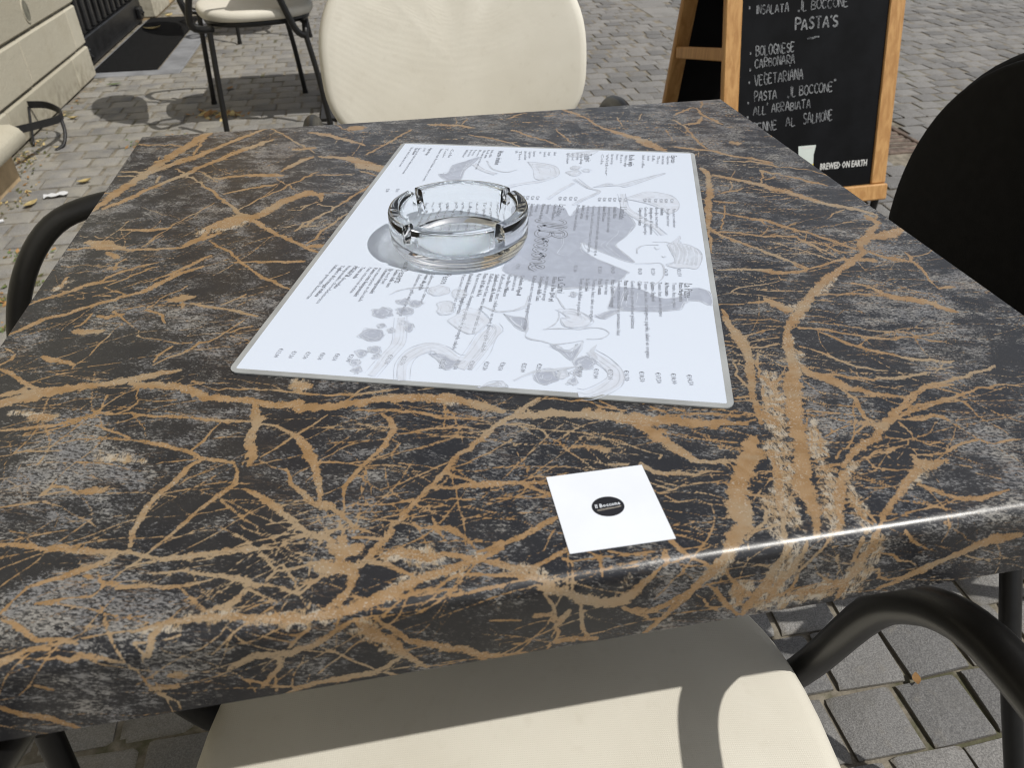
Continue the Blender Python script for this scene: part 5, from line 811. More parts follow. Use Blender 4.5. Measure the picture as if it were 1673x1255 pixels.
TEXT = [['La Pizze', 70.9, 139.1, -2.7, 22.4, 'h'], ['Pizza Margherita', 70.4, 133.6, -1.6, 28.5, 'b'], ['Tomato, kaas, oregano', 71.0, 128.5, -1.1, 37.5, 'n'], ['Al Prosciutto', 71.0, 123.0, -0.6, 20.9, 'b'], ['Tomato, kaas, ham en oregano', 71.1, 117.9, 0.1, 51.1, 'n'], ['Quattro Stagioni', 71.3, 112.4, 1.0, 29.5, 'b'], ['Tomato, kaas, ham, champignons, paprika, salami en oregano', 71.4, 107.5, 0.7, 104.4, 'n'], ['Calzone', 71.3, 102.6, 2.0, 13.4, 'b'], ['Gevulde pizza, geserveerd met gehaktsaus', 71.3, 97.4, 0.9, 69.0, 'n'], ["Pizza val D'Ostana", 71.4, 92.5, 1.2, 31.1, 'b'], ['Tomaten, bresaola, rucola en parmezaanse kaas', 71.7, 87.6, 1.0, 78.6, 'n'], ['Pizza Quattro Formaggi', 71.4, 82.7, 1.0, 41.3, 'b'], ['4 soorten kaas', 71.3, 78.1, 0.9, 23.7, 'n'], ['Pizza Tonnata', 71.4, 73.2, 1.3, 24.1, 'b'], ['Tomaten, kaas, uien en oregano', 71.7, 68.6, 1.0, 62.8, 'n'], ['La Speciale', 71.8, 63.5, 1.2, 19.6, 'b'], ['Tonijn, salm, kalfsbiet en peterselie', 71.6, 59.0, 1.2, 56.4, 'n'], ['La Carni', 71.8, 43.7, 3.2, 24.5, 'h'], ['Filetto di Bue (200 gr)', 71.8, 38.1, 1.7, 38.0, 'b'], ['met cannelloni en geraspt', 71.9, 33.0, 1.1, 37.5, 'n'], ['Scaloppina della Casa', 72.0, 28.5, 1.0, 38.0, 'b'], ['Kalfsvlees met roomsaus champignons/prosciutto', 71.9, 22.8, 1.4, 80.7, 'n'], ["Cotoletta d'Agnell", 71.9, 13.3, 1.6, 31.5, 'b'], ['€14,50', 191.3, 133.6, 6.2, 11.4, 'n'], ['€18,00', 191.0, 123.9, 3.7, 11.5, 'n'], ['€17,50', 191.3, 114.4, 3.8, 11.5, 'n'], ['€18,50', 191.3, 104.2, 3.6, 11.3, 'n'], ['€16,50', 191.3, 94.6, 4.0, 11.4, 'n'], ['€17,00', 191.4, 84.5, 2.8, 11.4, 'n'], ['€17,00', 191.7, 75.7, 0.9, 10.7, 'n'], ['€18,00', 190.5, 65.7, 1.1, 11.5, 'n'], ['€29,50', 190.5, 39.5, -2.2, 10.2, 'n'], ['€25,00', 190.9, 29.6, 0.7, 10.2, 'n'], ['Osso Buco Milanese', 72.3, 3.5, 1.4, 33.9, 'b'], ['Lamsvlees uit de oven', 72.7, 8.6, 1.4, 24.1, 'n'], ['Kalfsschenkel, saus, selderie en met gemengde salade', 72.3, -1.5, 1.1, 109.4, 'n'], ['Saltimbocca alla Romana', 72.5, -6.5, 2.5, 42.6, 'b'], ['Kalfsvlees met ham, witte wijn en marsala saus', 72.6, -10.6, 0.8, 86.4, 'n'], ['Petto di Pollo del Re', 72.5, -15.4, 0.7, 35.9, 'b'], ['Kip met roomsaus, champignons, paprika en gemengde salade', 73.1, -20.2, 0.7, 107.4, 'n'], ['Ravioli di manzo di funghi porcini', 74.4, -26.5, 1.6, 60.5, 'b'], ['Pasta met rundvlees en bos', 76.3, -31.7, 2.3, 56.7, 'n'], ['Pesce', 76.8, -44.5, 0.6, 16.1, 'h'], ['Salmone met citroen', 77.2, -56.1, 1.7, 47.1, 'n'], ['Tonno alla griglia', 77.2, -60.2, 0.2, 26.6, 'b'], ['Zeebaars van de grill in wijn en broodkorst', 79.2, -65.8, 0.6, 63.6, 'n'], ['Desserts', 73.0, -80.1, 0.4, 22.1, 'h'], ['Gelato della casa', 73.2, -85.2, -1.1, 29.0, 'b'], ['IJs met fruit', 73.4, -90.4, -1.4, 24.8, 'n'], ['Tiramisu huisgemaakt', 73.0, -93.8, -2.1, 40.3, 'b'], ['met mascarpone en chocolade', 72.8, -99.4, -1.1, 53.3, 'n'], ['Panna cotta huisgemaakt', 72.9, -103.4, -3.0, 46.1, 'b'], ['Panna cotta met rode vruchten', 72.6, -107.8, -3.7, 41.6, 'n'], ['Torta mela', 72.5, -113.5, -5.0, 19.2, 'b'], ['Taart van appel', 72.6, -118.3, -6.4, 16.8, 'n'], ['€28,50', 191.5, 16.0, -7.1, 9.5, 'n'], ['Mousse di cioccolato', 71.8, -119.9, -8.1, 37.3, 'b'], ['Huisgemaakte chocolademousse', 71.9, -125.2, -4.8, 60.8, 'n'], ['Tagliere di formaggi italiani', 71.9, -130.5, -4.9, 50.5, 'b'], ['Italiaanse gemengde kaassoorten', 72.0, -135.8, -4.3, 54.6, 'n'], ['€12,00', 193.0, -133.7, -0.0, 10.6, 'n'], ['€7,50', 195.1, -123.6, -2.6, 8.3, 'n'], ['€7,50', 194.9, -114.0, -2.0, 8.2, 'n'], ['€8,50', 194.7, -104.0, -0.7, 8.2, 'n'], ['€8,50', 194.5, -94.0, -1.6, 8.2, 'n'], ['€7,00', 194.3, -84.5, -1.2, 8.7, 'n'], ['€32,50', 191.8, -58.7, -2.7, 10.8, 'n'], ['€23,50', 192.0, -49.1, 0.1, 10.5, 'n'], ['€25,50', 192.7, -23.3, 0.9, 10.7, 'n'], ['€18,50', 192.4, -13.7, -0.5, 10.7, 'n'], ['€24,50', 192.4, -4.1, -2.0, 10.1, 'n'], ['€27,50', 192.2, 5.4, -1.8, 9.5, 'n'], ['La Zuppe', -68.4, 32.3, -2.8, 26.7, 'h'], ['Crema di Pomodoro', -68.6, 26.0, 0.8, 35.3, 'b'], ['Tomatensoep', -68.0, 19.8, 2.2, 21.8, 'n'], ['Minestrone di Verdure', -67.5, 15.2, 0.3, 36.7, 'b'], ['Groentesoep', -67.5, 10.0, 0.0, 18.4, 'n'], ['Zuppa di Cipolla', -67.5, 4.8, 2.5, 27.9, 'b'], ['Uiensoep', -67.9, 0.8, 1.9, 12.8, 'n'], ["L'Insalate", -68.7, 87.8, -2.0, 27.5, 'h'], ['Insalata Mista', -67.9, 80.2, 0.7, 24.7, 'b'], ['Gemengde salade met tonijn', -67.4, 75.3, 0.7, 54.3, 'n'], ['Insalata Il Boccone', -68.3, 70.9, 0.0, 32.8, 'b'], ['Gemengde salade met gerookte zalm, garnalen en ei', -68.4, 66.4, 0.7, 99.9, 'n'], ['Gemengde salade met tomaat en basilicum', -68.7, 61.0, 0.5, 95.2, 'n'], ['rucola en olijven', -68.2, 56.2, 0.7, 31.6, 'n'], ['Insalata Caprese', -68.5, 51.9, -0.5, 29.9, 'b'], ['Mozzarella, tomaat en basilicum', -68.6, 46.9, 0.4, 55.0, 'n'], ['Pane met roomboter', -69.4, 132.9, -1.1, 40.1, 'n'], ['Brood met boter', -68.8, 127.6, -1.0, 37.5, 'n'], ['Bruschetta', -69.6, 122.4, -1.1, 15.2, 'b'], ['Broodjes met tomaat', -70.5, 117.6, -0.4, 44.1, 'n'], ['Antipasto di salmone', -70.0, 112.7, -0.3, 56.6, 'b'], ['Gerookte zalm, kappertjes', -70.9, 107.9, -0.4, 59.3, 'n'], ['Carpaccio di manzo', -69.0, 103.2, -0.6, 39.1, 'b'], ['€13,50', 47.8, 132.7, 2.3, 12.3, 'n'], ['€14,50', 49.0, 122.5, 2.5, 11.3, 'n'], ['€15,50', 49.0, 112.7, 1.8, 11.3, 'n'], ['€14,50', 50.2, 102.8, 1.3, 10.3, 'n'], ['€14,50', 50.5, 81.8, 2.8, 11.4, 'n'], ['€13,50', 50.5, 71.8, 1.1, 11.4, 'n'], ['€11,00', 50.6, 52.9, 0.2, 11.5, 'n'], ['€6,50', 53.5, 17.3, -0.9, 9.5, 'n'], ['€7,50', 53.6, 7.5, 0.9, 8.5, 'n'], ['€2,80', -85.0, -5.8, 1.9, 8.9, 'n'], ['€2,80', -85.2, -1.7, 1.8, 8.9, 'n'], ['€2,80', -85.4, 3.0, 1.6, 8.9, 'n'], ['€2,80', -85.7, 7.7, 1.5, 8.9, 'n'], ['€2,80', -86.7, 28.7, 1.0, 8.9, 'n'], ['€2,80', -86.9, 33.3, 0.9, 8.9, 'n'], ['€2,80', -87.2, 38.5, 0.7, 8.9, 'n'], ['€2,80', -87.4, 43.2, 0.6, 8.9, 'n'], ['€2,80', -88.5, 65.2, 0.0, 8.9, 'n'], ['€2,80', -88.8, 69.8, -0.1, 8.8, 'n'], ['€2,80', -89.0, 74.7, -0.2, 8.8, 'n'], ['€2,80', -89.2, 79.3, -0.4, 8.8, 'n'], ['€2,80', -89.5, 84.2, -0.5, 8.8, 'n'], ['€2,80', -89.7, 89.3, -0.6, 8.8, 'n'], ['€2,80', -90.6, 107.1, -1.1, 8.8, 'n'], ['€2,80', -90.8, 111.1, -1.2, 8.8, 'n'], ['€2,80', -91.1, 116.8, -1.3, 8.8, 'n'], ['€2,80', -91.4, 121.9, -1.5, 8.8, 'n'], ['€2,80', -91.6, 126.5, -1.6, 8.8, 'n'], ['€2,80', -91.9, 131.6, -1.7, 8.8, 'n'], ['Espresso', -209.7, 137.4, -2.8, 22.3, 'h'], ['Cappuccino', -209.1, 131.6, -2.5, 25.9, 'n'], ['Latte macchiato', -208.6, 126.4, -2.2, 25.9, 'n'], ['Thee', -208.0, 121.3, -1.9, 24.1, 'n'], ['Koffie', -207.5, 116.1, -1.6, 16.8, 'n'], ['Warme chocolade', -207.0, 111.2, -1.3, 15.0, 'n'], ['Irish coffee', -207.2, 105.8, -1.0, 37.3, 'n'], ['Rode wijn', -207.1, 93.5, -0.3, 33.1, 'h'], ['Witte wijn', -206.5, 87.6, 0.0, 34.9, 'n'], ['Rose', -207.2, 83.0, 0.3, 25.3, 'n'], ['Prosecco', -207.5, 78.5, 0.6, 16.9, 'n'], ['Bier van de tap', -207.0, 73.3, 0.9, 29.6, 'n'], ['Witbier', -207.2, 68.0, 1.2, 61.7, 'n'], ['Cola', -206.7, 62.8, 1.4, 30.4, 'n'], ['Tonic', -206.3, 48.4, 2.3, 24.3, 'h'], ['Sinas', -207.2, 45.0, 2.5, 19.9, 'n'], ['Appelsap', -206.8, 41.1, 2.7, 32.7, 'n'], ["Jus d'orange", -207.1, 37.1, 2.9, 20.7, 'n'], ['Spa rood', -206.6, 31.9, 3.2, 20.7, 'n'], ['Spa blauw', -206.8, 26.6, 3.5, 32.4, 'n'], ['Likeur', -208.5, 12.5, 4.3, 11.5, 'n'], ['Grappa', -207.9, 6.5, 4.6, 11.5, 'n'], ['Limoncello', -208.2, 1.8, 4.9, 16.0, 'n'], ['Amaretto', -207.7, -2.8, 5.2, 6.6, 'n'], ['Espresso', -208.2, -9.5, 5.6, 17.2, 'n'], ['Cappuccino', -207.8, -14.2, 5.8, 21.0, 'n'], ['Latte macchiato', -208.5, -19.0, 6.1, 27.7, 'n'], ['Thee', -207.9, -24.9, 6.4, 27.7, 'n'], ['Koffie', -208.3, -28.8, 6.6, 7.8, 'n'], ['Warme dranken', -206.5, -45.5, 3.1, 42.3, 'h'], ['Irish coffee', -207.3, -54.8, 1.6, 22.6, 'n'], ['Rode wijn', -206.9, -59.1, 0.9, 24.3, 'n'], ['Witte wijn van het huis met room', -206.5, -63.3, 0.9, 57.0, 'n'], ['Rose', -206.0, -68.1, -0.1, 19.2, 'n'], ['Prosecco', -206.2, -73.0, -1.2, 18.3, 'n'], ['Bier van de tap', -206.1, -77.3, 0.2, 20.3, 'n'], ['Witbier', -206.4, -82.3, -0.5, 24.4, 'n'], ['Cola', -206.5, -98.4, 2.9, 26.1, 'b'], ['Tonic', -207.7, -104.8, 3.3, 27.9, 'n'], ['Sinas van het huis met room', -207.1, -110.3, 1.1, 94.7, 'n'], ['Appelsap', -207.7, -122.3, -0.1, 23.0, 'b'], ["Jus d'orange", -207.1, -129.0, 6.7, 10.7, 'n'], ['Spa rood van het huis met room', -206.5, -134.5, 0.8, 77.0, 'n'], ['Spa blauw', -206.1, -138.1, 3.0, 21.2, 'b'], ['Likeur van het huis met room', -207.4, -143.5, 1.4, 58.2, 'n'], ['€2,80', -88.9, -138.1, 6.7, 8.4, 'n'], ['€3,00', -89.9, -128.4, 3.9, 8.4, 'n'], ['Spaghetti Bolognese', -52.9, -94.7, 6.5, 61.5, 'b'], ['€12,50', 60.2, -82.1, 7.1, 11.5, 'n'], ['met gehaktsaus', -53.7, -87.3, 6.4, 61.5, 'n'], ['Spaghetti Carbonara', -54.5, -79.9, 6.4, 61.5, 'b'], ['€13,50', 58.8, -69.2, 6.1, 11.5, 'n'], ['spek, ei en room', -55.3, -72.5, 6.3, 61.5, 'n'], ['Penne Salmone', -56.1, -65.0, 6.2, 61.4, 'b'], ['€14,50', 57.3, -56.3, 5.2, 11.5, 'n'], ['met zalm en room', -56.9, -57.6, 6.2, 61.4, 'n'], ['Lasagne al forno', -57.7, -50.2, 6.1, 61.4, 'b'], ['€15,50', 55.9, -43.4, 4.2, 11.5, 'n'], ['uit de oven', -58.5, -42.8, 6.1, 61.4, 'n'], ['Tagliatelle scampi', -59.3, -35.4, 6.0, 61.4, 'b'], ['€16,50', 54.4, -30.6, 3.2, 11.5, 'n'], ['met garnalen', -60.1, -28.1, 6.0, 61.3, 'n'], ['Penne arrabiata', -60.9, -20.7, 5.9, 61.3, 'b'], ['€17,50', 52.9, -17.7, 2.2, 11.5, 'n'], ['pittige tomatensaus', -61.7, -13.3, 5.9, 61.3, 'n']]
def text_mesh(items, z):
    """items: (text, x, y, angle, length, height, shear) -> verts, faces"""
    obs = []
    for s,*_ in items:
        cu = bpy.data.curves.new('t','FONT'); cu.body = s; cu.size = 1.0; cu.resolution_u = 1; cu.fill_mode = 'FRONT'; cu.offset = _[-1]
        o = bpy.data.objects.new('t',cu); COL.objects.link(o); obs.append(o)
    dg = bpy.context.evaluated_depsgraph_get(); dg.update()
    V = []; F = []; n0 = 0
    for o,(s,x,y,ang,L,H,sh,grow) in zip(obs,items):
        me = o.evaluated_get(dg).to_mesh(); nv = len(me.vertices)
        co = np.zeros(nv*3); me.vertices.foreach_get('co',co); co = co.reshape(-1,3)
        if nv:
            w = co[:,0].max()-co[:,0].min(); px = (co[:,0]-co[:,0].min())*L/max(w,1e-6); py = co[:,1]*H
            px = px+py*sh
            c,s_ = math.cos(ang),math.sin(ang)
            V.append(np.stack([x+px*c-py*s_, y+px*s_+py*c, np.full(nv,z)],1))
            F += [tuple(k+n0 for k in p.vertices) for p in me.polygons]; n0 += nv
        o.evaluated_get(dg).to_mesh_clear()
    for o in obs:
        cu = o.data; bpy.data.objects.remove(o); bpy.data.curves.remove(cu)
    return np.concatenate(V).tolist(), F
HT = {'n':0.0043,'b':0.0046,'h':0.0085}
def menu_items(kinds):
    out = []
    for s,x,y,ang,L,k in TEXT:
        if k not in kinds: continue
        a = math.radians(ang); H = HT[k]; dn = -H*0.36
        out.append((s, x/1000-math.sin(a)*dn, y/1000+math.cos(a)*dn, a, L/1000, H, 0, 0))
    return out
v,f = text_mesh(menu_items('n'), 0.00134); bb = B(); bb.add(v,f); bb.build('printed_text', INK, menu)
v,f = text_mesh(menu_items('b'), 0.00134); bb = B(); bb.add(v,f)
v2,f2 = text_mesh([(s,x+0.0002,y+0.00012,a,L,H,q,g) for s,x,y,a,L,H,q,g in menu_items('b')], 0.00137); bb.add(v2,f2); bb.build('printed_dish_names', INK, menu)
for it in menu_items('h'):
    v,f = text_mesh([it], 0.00134); bb = B(); bb.add(v,f); bb.build('printed_heading', INKB, menu)
# script logo in outlined strokes
SCRIPT = [
 [(-3,17),(0,21),(4,22),(7,18),(5,8),(3,-1),(0,-3),(-3,0)],                       # I
 [(9,2),(12,10),(14,20),(12,23),(10,17),(10,5),(12,0),(15,2)],                     # l
 [(20,-1),(22,10),(24,22)], [(17,18),(22,23),(29,24),(33,20),(30,14),(24,12),(30,11),(34,6),(31,0),(24,-1),(19,2)],   # B
 [(37,5),(39,9),(42,8),(43,4),(40,0),(37,2),(37,5),(41,8),(46,8)],                 # o
 [(51,8),(48,9),(46,5),(47,1),(50,0),(54,3)],                                      # c
 [(59,8),(56,9),(54,5),(55,1),(58,0),(62,3)],                                      # c
 [(64,5),(66,9),(69,8),(70,4),(67,0),(64,2),(64,5),(68,8),(72,8)],                 # o
 [(73,0),(74,8)],[(74,5),(77,9),(80,8),(80,3),(82,0),(84,2)],                      # n
 [(84,4),(88,6),(89,9),(86,9),(84,4),(86,0),(90,0),(94,4)] ]                       # e
LP0 = Vector((-31.4,21.4))/1000; LP1 = Vector((61.3,23.8))/1000
ld = (LP1-LP0); ls = ld.length/92; ld.normalize(); lq = Vector((-ld.y,ld.x))
bb = B(); bb2 = B()
for st in SCRIPT:
    P = [tuple(LP0+ld*(x*ls)+lq*((y-6)*ls*1.0)) for x,y in st]
    v,f = ribbon(P, 0.0034, 0.00134); bb.add(v,f); v,f = ribbon(P, 0.0017, 0.00140); bb2.add(v,f)
bb.build('printed_logo', LOGOINK, menu); bb2.build('printed_logo_fill', WASH2, menu)

# ------------------------------------------------------------------ sticker
stick = thing('table_sticker', 'small square white sticker with a black oval name badge on the table', 'sticker', (0.0137,-0.3243,0.7502), 0.0)
bb = B(); bb.box(-0.0264,0.0264,-0.0270,0.0270,0.0,0.00035); bb.build('sticker_sheet', STICKER, stick)
n = 40; bb = B(); bb.add([(0.0084*math.cos(2*PI*i/n),0.0070*math.sin(2*PI*i/n),0.00042) for i in range(n)],[tuple(range(n))]); bb.build('oval_badge', STICKBLACK, stick)
v,f = text_mesh([("Il Boccone",-0.0066,-0.0003,0.04,0.0132,0.0036,0.12,0.015)],0.00048); bb = B(); bb.add(v,f); bb.build('badge_lettering', STICKER, stick)
bb = B(); v,f = ribbon([(-0.0062,-0.0019),(-0.002,-0.0014),(0.003,-0.0014),(0.0067,-0.0008)],0.0004,0.00048); bb.add(v,f); v,f = ribbon([(-0.0058,-0.0024),(-0.001,-0.0020),(0.0064,-0.0013)],0.0002,0.00048); bb.add(v,f); bb.build('badge_underline', STICKGREY, stick)

# ------------------------------------------------------------------ ashtray
def build_ashtray():
    H = 0.0345; RO = 0.0565; TH = 0.0100
    notch = [-141,-63,28,129]
    def top(a):
        z = H
        for q in notch:
            d = abs((a-q+180)%360-180)*PI/180*RO
            if d < 0.0046: return H-0.0118+0.0016*(d/0.0046)**2
        return z
    angs = []
    a = 0.0
    while a < 360: angs.append(a); a += 2.0
    for q in notch:
        for d in (0.00461,0.00459,0.0025): 
            dd = math.degrees(d/RO); angs += [(q-dd)%360,(q+dd)%360]
    angs = sorted(set(round(x,4) for x in angs)); n = len(angs)
    def profile(zt):
        ro = RO; ri = RO-TH; c = 0.0022
        return [(0.0,0.0022),(0.02,0.0014),(0.038,0.0006),(0.0465,0.0),(0.0500,0.0006),(0.0528,0.0026),(0.0545,0.0056),(0.0552,0.0085),(0.0560,0.0092),
                (ro,0.0125),(ro+0.0003,(0.0125+zt)/2),(ro,zt-c),(ro-0.0008,zt-0.0006),(ro-c,zt),(ri+c,zt),(ri+0.0008,zt-0.0006),(ri-0.0001,zt-c),
                (ri-0.0012,(0.012+zt)/2),(ri-0.003,0.0130),(ri-0.0058,0.0098),(ri-0.0105,0.0086),(0.026,0.0080),(0.0,0.0076)]
    v = []; f = []; m = len(profile(H))
    for ad in angs:
        a = math.radians(ad); zt = top(ad)
        for (r,z) in profile(zt)[1:-1]: v.append((r*math.cos(a),r*math.sin(a),z))
    mm = m-2
    for i in range(n):
        for k in range(mm-1):
            a = i*mm+k; b2 = ((i+1)%n)*mm+k; f.append((a,b2,b2+1,a+1))
    v.append((0,0,0.0022)); cb = len(v)-1; v.append((0,0,0.0076)); ct = len(v)-1
    for i in range(n):
        f.append((((i+1)%n)*mm, i*mm, cb)); f.append((i*mm+mm-1, ((i+1)%n)*mm+mm-1, ct))
    return new_mesh('ashtray', v, f, GLASS, 42)
ash = tag(link('ashtray', build_ashtray(), None, (-0.0245,-0.0095,0.75175)), 'round clear glass ashtray with four notches standing on the menu', 'ashtray')

# ------------------------------------------------------------------ chalkboard
brd = thing('chalkboard_sign', 'wooden A-frame chalkboard with handwritten pasta list standing behind the table', 'sign', (1.508,1.534,0.035), math.radians(2))
PH = math.radians(14.5); HB = 1.22
M1 = Matrix(((1,0,0),(0,math.cos(PH),math.sin(PH)),(0,-math.sin(PH),math.cos(PH)))).to_4x4()      # panel frame: x right, y out of the back, z up the slope
def pan(x0,x1,y0,y1,z0,z1,bev=0.003): 
    bb = B(); bb.box(x0,x1,y0,y1,z0,z1,bev,0,M1); return bb
pan(-0.572,-0.521,0.0,0.022,0.058,HB).build('stile', WOOD, brd)
pan(-0.049,0.003,0.0,0.022,0.058,HB).build('stile', WOOD, brd)
pan(-0.575,0.005,-0.012,0.024,0.006,0.057,0.004).build('rail', WOOD, brd)
pan(-0.520,-0.050,0.0,0.022,HB-0.05,HB).build('rail', WOOD, brd)
pan(-0.5205,-0.0495,0.006,0.014,0.058,HB-0.051,0).build('board_panel', SLATE, brd)
# rear frame
RF = 0.60; RT = math.atan2(RF-0.035-HB*math.sin(PH), HB*math.cos(PH))
M2 = Matrix.Translation((0,RF,-0.0)) @ Matrix(((1,0,0,0),(0,math.cos(RT),-math.sin(RT),0),(0,math.sin(RT),math.cos(RT),0),(0,0,0,1)))
def pan2(x0,x1,y0,y1,z0,z1,bev=0.003):
    bb = B(); bb.box(x0,x1,y0,y1,z0,z1,bev,0,M2); return bb
HB2 = HB*math.cos(PH)/math.cos(RT)
pan2(-0.572,-0.521,-0.022,0.0,-0.03,HB2).build('stile', WOOD, brd)
pan2(-0.049,0.003,-0.022,0.0,-0.03,HB2).build('stile', WOOD, brd)
pan2(-0.520,-0.050,-0.022,0.0,0.0,0.05).build('rail', WOOD, brd)
pan2(-0.5205,-0.0495,-0.014,-0.006,0.051,HB2-0.05,0).build('board_panel', SLATE, brd)
for xx in (-0.569,-0.022):
    bb = B(); P0 = Vector((xx+0.011,0.140,0.452)); P1 = Vector((xx+0.011,RF-0.085-0.03,0.385)); d = (P1-P0)
    ang = math.atan2(d.z,d.y); Mx = Matrix.Translation(P0) @ Matrix.Rotation(ang,4,'X')
    bb.box(-0.010,0.012,0,d.length,-0.018,0.018,0.003,0,Mx); bb.build('brace', WOOD, brd)
for xx in (-0.55,-0.02):
    bb = B(); tube(bb,[(xx,0.012,-0.035),(xx,0.012,0.005)],0.012,12); bb.build('foot_cap', BLACKMETAL, brd, 50)
# chalk handwriting, stroke by stroke
LET = {
 'A':[[(0,0),(2,6),(4,0)],[(0.8,2.2),(3.2,2.2)]], 'B':[[(0,0),(0,6)],[(0,6),(2.6,5.6),(2.6,3.8),(0,3.2)],[(0,3.2),(3.2,2.6),(3.1,0.6),(0,0)]],
 'C':[[(3.4,5),(1.8,6),(0.2,4.5),(0.2,1.5),(1.8,0),(3.4,1)]], 'D':[[(0,0),(0,6),(2.4,5.4),(3.4,3),(2.4,0.5),(0,0)]], 'E':[[(3.2,6),(0,6),(0,0),(3.3,0)],[(0,3.1),(2.5,3.2)]],
 'G':[[(3.4,5),(1.8,6),(0.2,4.5),(0.2,1.5),(1.8,0),(3.4,0.8),(3.4,2.6),(2,2.6)]], 'I':[[(0.6,6),(0.6,0)]], 'L':[[(0,6),(0,0),(3,0.1)]], 'M':[[(0,0),(0.5,6),(2.2,2),(3.9,6),(4.3,0)]],
 'N':[[(0,0),(0,6),(3.2,0),(3.2,6)]], 'O':[[(1.8,6),(0.1,4.4),(0.1,1.6),(1.8,0),(3.5,1.6),(3.5,4.4),(1.8,6)]], 'P':[[(0,0),(0,6),(2.8,5.6),(3,3.6),(0,2.8)]],
 'R':[[(0,0),(0,6),(2.8,5.6),(2.9,3.8),(0,3.0),(3.2,0)]], 'S':[[(3.2,5.2),(1.8,6),(0.3,5),(0.8,3.5),(2.7,2.6),(3.2,1.2),(1.6,0),(0.1,0.8)]], 'T':[[(0,6),(4,6)],[(2,6),(2,0)]],
 'V':[[(0,6),(1.8,0),(3.6,6)]], "'":[[(0.8,7),(0.5,5.4)]], '.':[[(0.2,0.4),(0.9,0.5)]], ',':[[(0.3,0.4),(0,-0.8)],[(1.2,0.4),(0.9,-0.8)]], '"':[[(0,7.2),(0.2,5.8)],[(1.2,7.2),(1.4,5.8)]], '-':[[(0,3),(0.8,3.2)]], '~':[[(0,1),(1.2,2.6),(2.6,1.2),(4.2,2.8),(6.4,2.2)],[(0.2,0.2),(1.4,1.6),(2.8,0.2),(4.4,1.6)]] }
rc = random.Random(3)
def chalk(bb, s, x0, z0, x1, z1, h, w=0.0030):
    bb = B()
    wid = sum(2.6 if c == ' ' else max(p[0] for st in LET[c] for p in st)+1.3 for c in s)
    L = math.hypot(x1-x0,z1-z0); k = L/wid; ang = math.atan2(z1-z0,x1-x0); cx = 0
    for c in s:
        if c == ' ': cx += 2.6; continue
        jx,jz,sc = rc.uniform(-0.2,0.2),rc.uniform(-0.35,0.35),rc.uniform(0.9,1.1)
        for st in LET[c]:
            P = []
            for (a,b2) in st:
                u = (cx+jx+a+rc.uniform(-0.15,0.15))*k; q = (b2*sc+jz+rc.uniform(-0.15,0.15))*h/6
                P.append((x0+u*math.cos(ang)-q*math.sin(ang), z0+u*math.sin(ang)+q*math.cos(ang)))
            n = (len(P)-1)*5+1 if len(P)>2 else 2
            v,f = ribbon(P,[w*rc.uniform(0.7,1.15) for _ in range(n)],0)
            bb.add([M1 @ Vector((a,0.0052,b2)) for a,b2,_ in v], f)
        cx += max(p[0] for st in LET[c] for p in st)+1.3
    bb.build('chalk_word' if len(s) > 1 else 'chalk_mark', CHALK, brd)
bb = None
chalk(bb,'-',-0.498,0.578,-0.486,0.579,0.03,0.008); chalk(bb,'INSALATA',-0.476,0.575,-0.372,0.578,0.022); chalk(bb,',IL BOCCONE"',-0.345,0.578,-0.170,0.583,0.024)
chalk(bb,"PASTA'S",-0.348,0.527,-0.208,0.531,0.030,0.0055); chalk(bb,'~',-0.308,0.500,-0.262,0.503,0.008,0.004)
for (s,a,b2,c,d,h) in (('BOLOGNESE',-0.470,0.464,-0.345,0.470,0.026),('CARBONARA',-0.472,0.430,-0.340,0.437,0.024),('VEGETARIANA',-0.470,0.383,-0.310,0.391,0.028)): 
    chalk(bb,s,a,b2,c,d,h)
chalk(bb,'PASTA',-0.468,0.337,-0.392,0.339,0.026); chalk(bb,',IL BOCCONE"',-0.360,0.343,-0.198,0.351,0.026)
chalk(bb,"ALL' ARRABIATA",-0.470,0.298,-0.277,0.307,0.024); chalk(bb,'PENNE',-0.468,0.248,-0.385,0.252,0.026); chalk(bb,'AL',-0.360,0.258,-0.325,0.260,0.024); chalk(bb,'SALMONE',-0.300,0.260,-0.200,0.267,0.028)
for zb in (0.470,0.425,0.388,0.330,0.292): chalk(bb,'.',-0.490,zb,-0.480,zb,0.03,0.008)
for a,b2 in ((-0.36,0.425),(-0.44,0.41)): chalk(bb,'-',a,b2,a+0.008,b2,0.01,0.005)
v,f = text_mesh([("BREWED ON EARTH",-0.232,0.117,0,0.163,0.028,0,0.012)],0)
v2,f2 = text_mesh([("BREWED ON EARTH",-0.2312,0.1174,0,0.163,0.028,0,0.012)],0)
bb = B(); bb.add([M1 @ Vector((a,0.0052,b2)) for a,b2,_ in v], f); bb.add([M1 @ Vector((a,0.0050,b2)) for a,b2,_ in v2], f2); bb.build('printed_slogan', PRINTWHITE, brd)
bb = B()
def bpoly(P,y,mi): bb.add([M1 @ Vector((a,y,b2)) for a,b2 in P],[tuple(range(len(P)))],mi)
bpoly([(-0.312,0.195),(-0.306,0.12),(-0.302,0.085),(-0.262,0.085),(-0.256,0.12),(-0.258,0.165),(-0.252,0.195)][::-1],0.0052,0)
bpoly([(-0.300,0.192),(-0.262,0.192),(-0.263,0.186),(-0.299,0.186)],0.0049,1)
bpoly([(-0.275,0.135),(-0.256,0.138),(-0.257,0.112),(-0.268,0.095),(-0.280,0.110)],0.0049,2)
bpoly([(-0.306,0.150),(-0.284,0.143),(-0.285,0.126),(-0.305,0.130)],0.0049,3)
bb.build('printed_beer_glass', [GLASSPRINT,PRINTWHITE,YELLOWPRINT,REDPRINT], brd)

